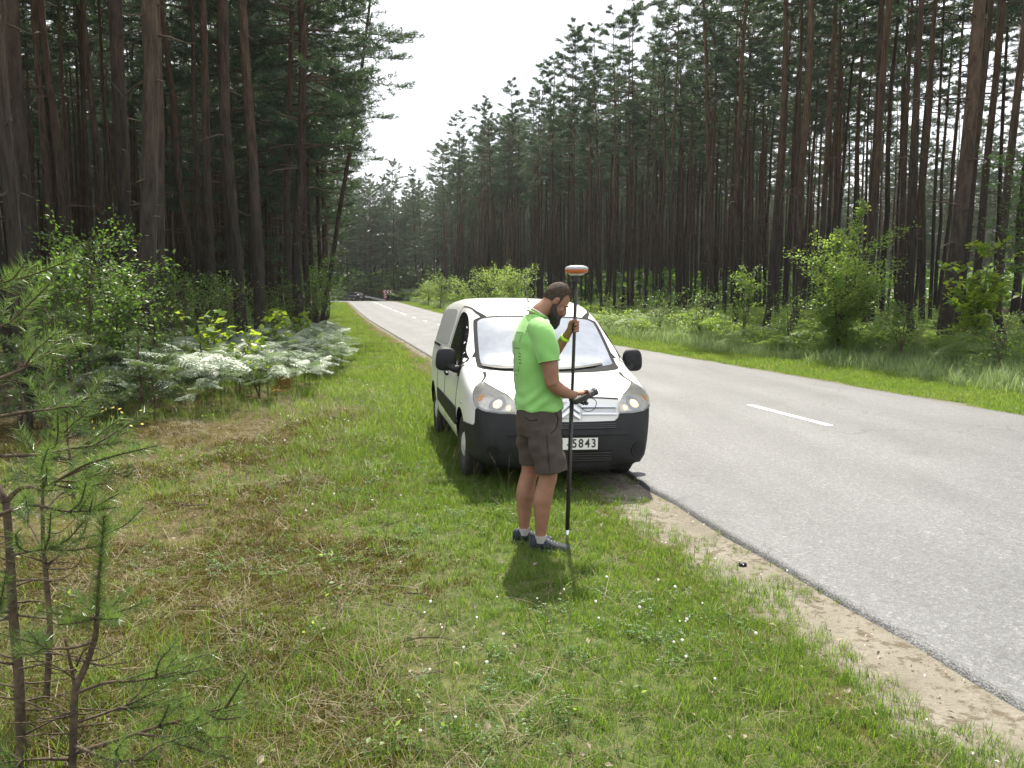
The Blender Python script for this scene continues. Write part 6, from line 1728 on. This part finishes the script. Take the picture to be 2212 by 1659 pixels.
# local: x to its right, y forward
def loft_y(sections, n=20):
    V = []; F = []
    for y, hw, z0, z1, e in sections:
        for j in range(n):
            q = 2 * math.pi * j / n; c, s = math.cos(q), math.sin(q)
            V.append((hw * math.copysign(abs(c) ** e, c), y, (z0 + z1) / 2 + (z1 - z0) / 2 * math.copysign(abs(s) ** e, s)))
    m = len(sections)
    for i in range(m - 1):
        for j in range(n): k = (j + 1) % n; F.append((i * n + j, i * n + k, (i + 1) * n + k, (i + 1) * n + j))
    F += [tuple(range(n))[::-1], tuple((m - 1) * n + j for j in range(n))]
    return V, F
k = MB(); k.add(*loft_y([(-2.08, .74, .36, .92, .45), (-2.02, .83, .28, 1.0, .4), (-1.4, .88, .24, 1.0, .4), (0, .89, .22, .97, .4), (1.2, .88, .22, .93, .4), (1.85, .80, .26, .82, .45), (2.05, .62, .34, .68, .5)])); cbod = k.build('body', M['carpaint'], CAR, True)
k = MB(); k.add(*loft_y([(-1.95, .66, .90, 1.08, .5), (-1.55, .68, .90, 1.36, .45), (-1.0, .66, .90, 1.43, .45), (-.1, .64, .90, 1.44, .45), (.45, .66, .90, 1.30, .5), (1.15, .70, .88, .96, .5)])); k.build('cabin', M['dark_glass'], CAR, True)
k = MB(); k.add(*loft_y([(-1.62, .60, 1.35, 1.40, .6), (-1.0, .62, 1.40, 1.462, .6), (-.1, .60, 1.42, 1.472, .6), (.30, .58, 1.36, 1.40, .6)])); k.build('roof', M['carpaint'], CAR, True)
M['red_lamp'] = plain('red_tail_lamp', (0.35, 0.02, 0.015), .25)
for sg in (-1, 1):
    k = MB(); k.box((sg * .70, -2.03, .86), (.22, .12, .16)); k.build('tail_lamp', M['red_lamp'], CAR)
    k = MB(); k.box((sg * .93, .75, .98), (.14, .10, .12)); k.build('door_mirror', M['carpaint'], CAR)
    for y in (-1.28, 1.32): wheel(CAR, (sg * .78, y, .31), sg, .31, .2)
k = MB(); k.box((0, -2.10, .62), (.52, .02, .11)); k.build('number_plate', M['plate'], CAR)
k = MB(); k.box((0, -2.03, .40), (1.5, .12, .16)); k.build('rear_bumper', M['plastic'], CAR)
k = MB(); k.add([(-.55, -1.985, 1.04), (.55, -1.985, 1.04), (.50, -1.66, 1.33), (-.50, -1.66, 1.33), (-.55, -2.0, 1.03), (.55, -2.0, 1.03), (.50, -1.68, 1.34), (-.50, -1.68, 1.34)], [(0, 1, 2, 3), (7, 6, 5, 4), (0, 4, 5, 1), (1, 5, 6, 2), (2, 6, 7, 3), (3, 7, 4, 0)]); k.build('rear_window', M['dark_glass'], CAR)

M['zinc'] = plain('galvanised_steel', (0.60, 0.62, 0.63), .45, metal=.2, var=.15)
RAIL = empty('guard_rail', (-26, 147.5, gz(-26, 147.5))); tag(RAIL, 'galvanised guard rail along the outside of the road bend, its end sloping into the grass', 'guard rail')
pts = [(-46, 143.5, .72), (-38, 146.4, .72), (-32, 147.8, .72), (-25.9, 148.4, .72), (-22.6, 148.6, .02)]
prof = [(0, .155), (.04, .12), (.04, .06), (0, .02), (0, -.02), (.04, -.06), (.04, -.12), (0, -.155)]
k = MB(); V = []
for x, y, h in pts:
    for o_, dz in prof: V.append((x + 26, y - 147.5 - o_, h - .02 + dz))
m = len(prof); k.add(V, [(i * m + j, (i + 1) * m + j, (i + 1) * m + j + 1, i * m + j + 1) for i in range(len(pts) - 1) for j in range(m - 1)])
k.build('beam', M['zinc'], RAIL)
for x in np.arange(-45, -25.5, 2.0):
    y = np.interp(x, [p[0] for p in pts], [p[1] for p in pts]); k = MB(); k.box((x + 26, y - 147.5 + .08, .33), (.10, .06, .85)); k.build('post', M['zinc'], RAIL)

M['sign_red'] = plain('faded_sign_red', (0.42, 0.035, 0.03), .5, var=.08)
M['sign_white'] = plain('sign_white', (0.72, 0.70, 0.68), .5, var=.05)
def at_px(px, d): return (Xat(px, d), d)
x, y = at_px(387.4, 150); zb = gz(x, y)
CH = empty('chevron_board', (x, y, zb)); tag(CH, 'red board with three white chevrons pointing to the bend, on two posts', 'road sign')
k = MB(); k.box((0, 0, 1.60), (1.75, .04, .66)); bo = k.build('board', M['sign_red'], CH)
for i in range(3):
    cx = -.52 + .56 * i; k = MB(); t_ = .02
    P2 = [(cx - .24, 1.60), (cx + .02, 1.91), (cx + .34, 1.91), (cx + .08, 1.60), (cx + .34, 1.29), (cx + .02, 1.29)]
    P2 = [(min(.86, a_), b_) for a_, b_ in P2]
    V = [(a_, -.022, b_) for a_, b_ in P2] + [(a_, -.026, b_) for a_, b_ in P2]; n = 6
    k.add(V, [tuple(range(n, 2 * n))] + [(j, (j + 1) % n, n + (j + 1) % n, n + j) for j in range(n)]); k.build('chevron', M['sign_white'], bo)
for sx in (-.6, .6): k = MB(); k.tube([(sx, .05, 0), (sx, .05, 1.9)], .03, 8); k.build('post', M['zinc'], CH)
x, y = at_px(385.2, 149.4); zb = gz(x, y)
MK = empty('hazard_marker', (x, y, zb)); tag(MK, 'small red and white striped marker plate below the chevron board', 'road sign')
k = MB(); k.box((0, 0, .75), (.50, .03, .95)); bo = k.build('plate', M['sign_red'], MK)
for i in range(2):
    z0 = .42 + .42 * i; k = MB(); V = [(-.25, -.0165, z0), (.25, -.0165, z0 + .22), (.25, -.0165, z0 + .43), (-.25, -.0165, z0 + .21)]
    V = [(a_, b_, min(c_, 1.22)) for a_, b_, c_ in V]; V2 = [(a_, b_ - .004, c_) for a_, b_, c_ in V]
    k.add(V + V2, [(4, 5, 6, 7)] + [(j, (j + 1) % 4, 4 + (j + 1) % 4, 4 + j) for j in range(4)]); k.build('stripe', M['sign_white'], bo)
k = MB(); k.tube([(0, .04, 0), (0, .04, 1.1)], .03, 8); k.build('post', M['zinc'], MK)
x, y = at_px(406.5, 152); zb = gz(x, y)
BX = empty('sign_back', (x, y, zb)); tag(BX, 'grey back of a road board standing in the shade beside the chevron board', 'road sign')
k = MB(); k.box((0, 0, 1.7), (1.5, .04, .62)); k.build('board', M['zinc'], BX)
for sx in (-.5, .5): k = MB(); k.tube([(sx, -.05, 0), (sx, -.05, 1.95)], .03, 8); k.build('post', M['zinc'], BX)
# a dark pebble at the asphalt edge
x, y, z = float(wp(1605, 1190, 5.55)[0]), 5.55, 0
k = MB(); k.add(*superell((0, 0, .012), (.03, .022, .016), 12, 8, .9)); pe = k.build('pebble', M['black'], None, True); pe.location = (x, y, -.03)
tag(pe, 'dark pebble on the sand at the asphalt edge', 'stone')

# ------------------------------------------------------------------ thin haze volume added to imitate lens veiling
hz_m = bpy.data.materials.new('lens_veil_haze'); hz_m.use_nodes = True
hn = hz_m.node_tree; hn.nodes.clear()
ho = hn.nodes.new('ShaderNodeOutputMaterial'); hv_ = hn.nodes.new('ShaderNodeVolumePrincipled')
hv_.inputs['Color'].default_value = (0.93, 0.95, 1.0, 1); hv_.inputs['Density'].default_value = 0.0002; hv_.inputs['Anisotropy'].default_value = 0.3
hn.links.new(hv_.outputs[0], ho.inputs['Volume'])
hb = MB(); hb.box((0, 700, 13.0), (4400, 3200, 34.0))
hzo = hb.build('haze', hz_m); tag(hzo, 'thin haze added over the woods to imitate lens veiling', kind='stuff')
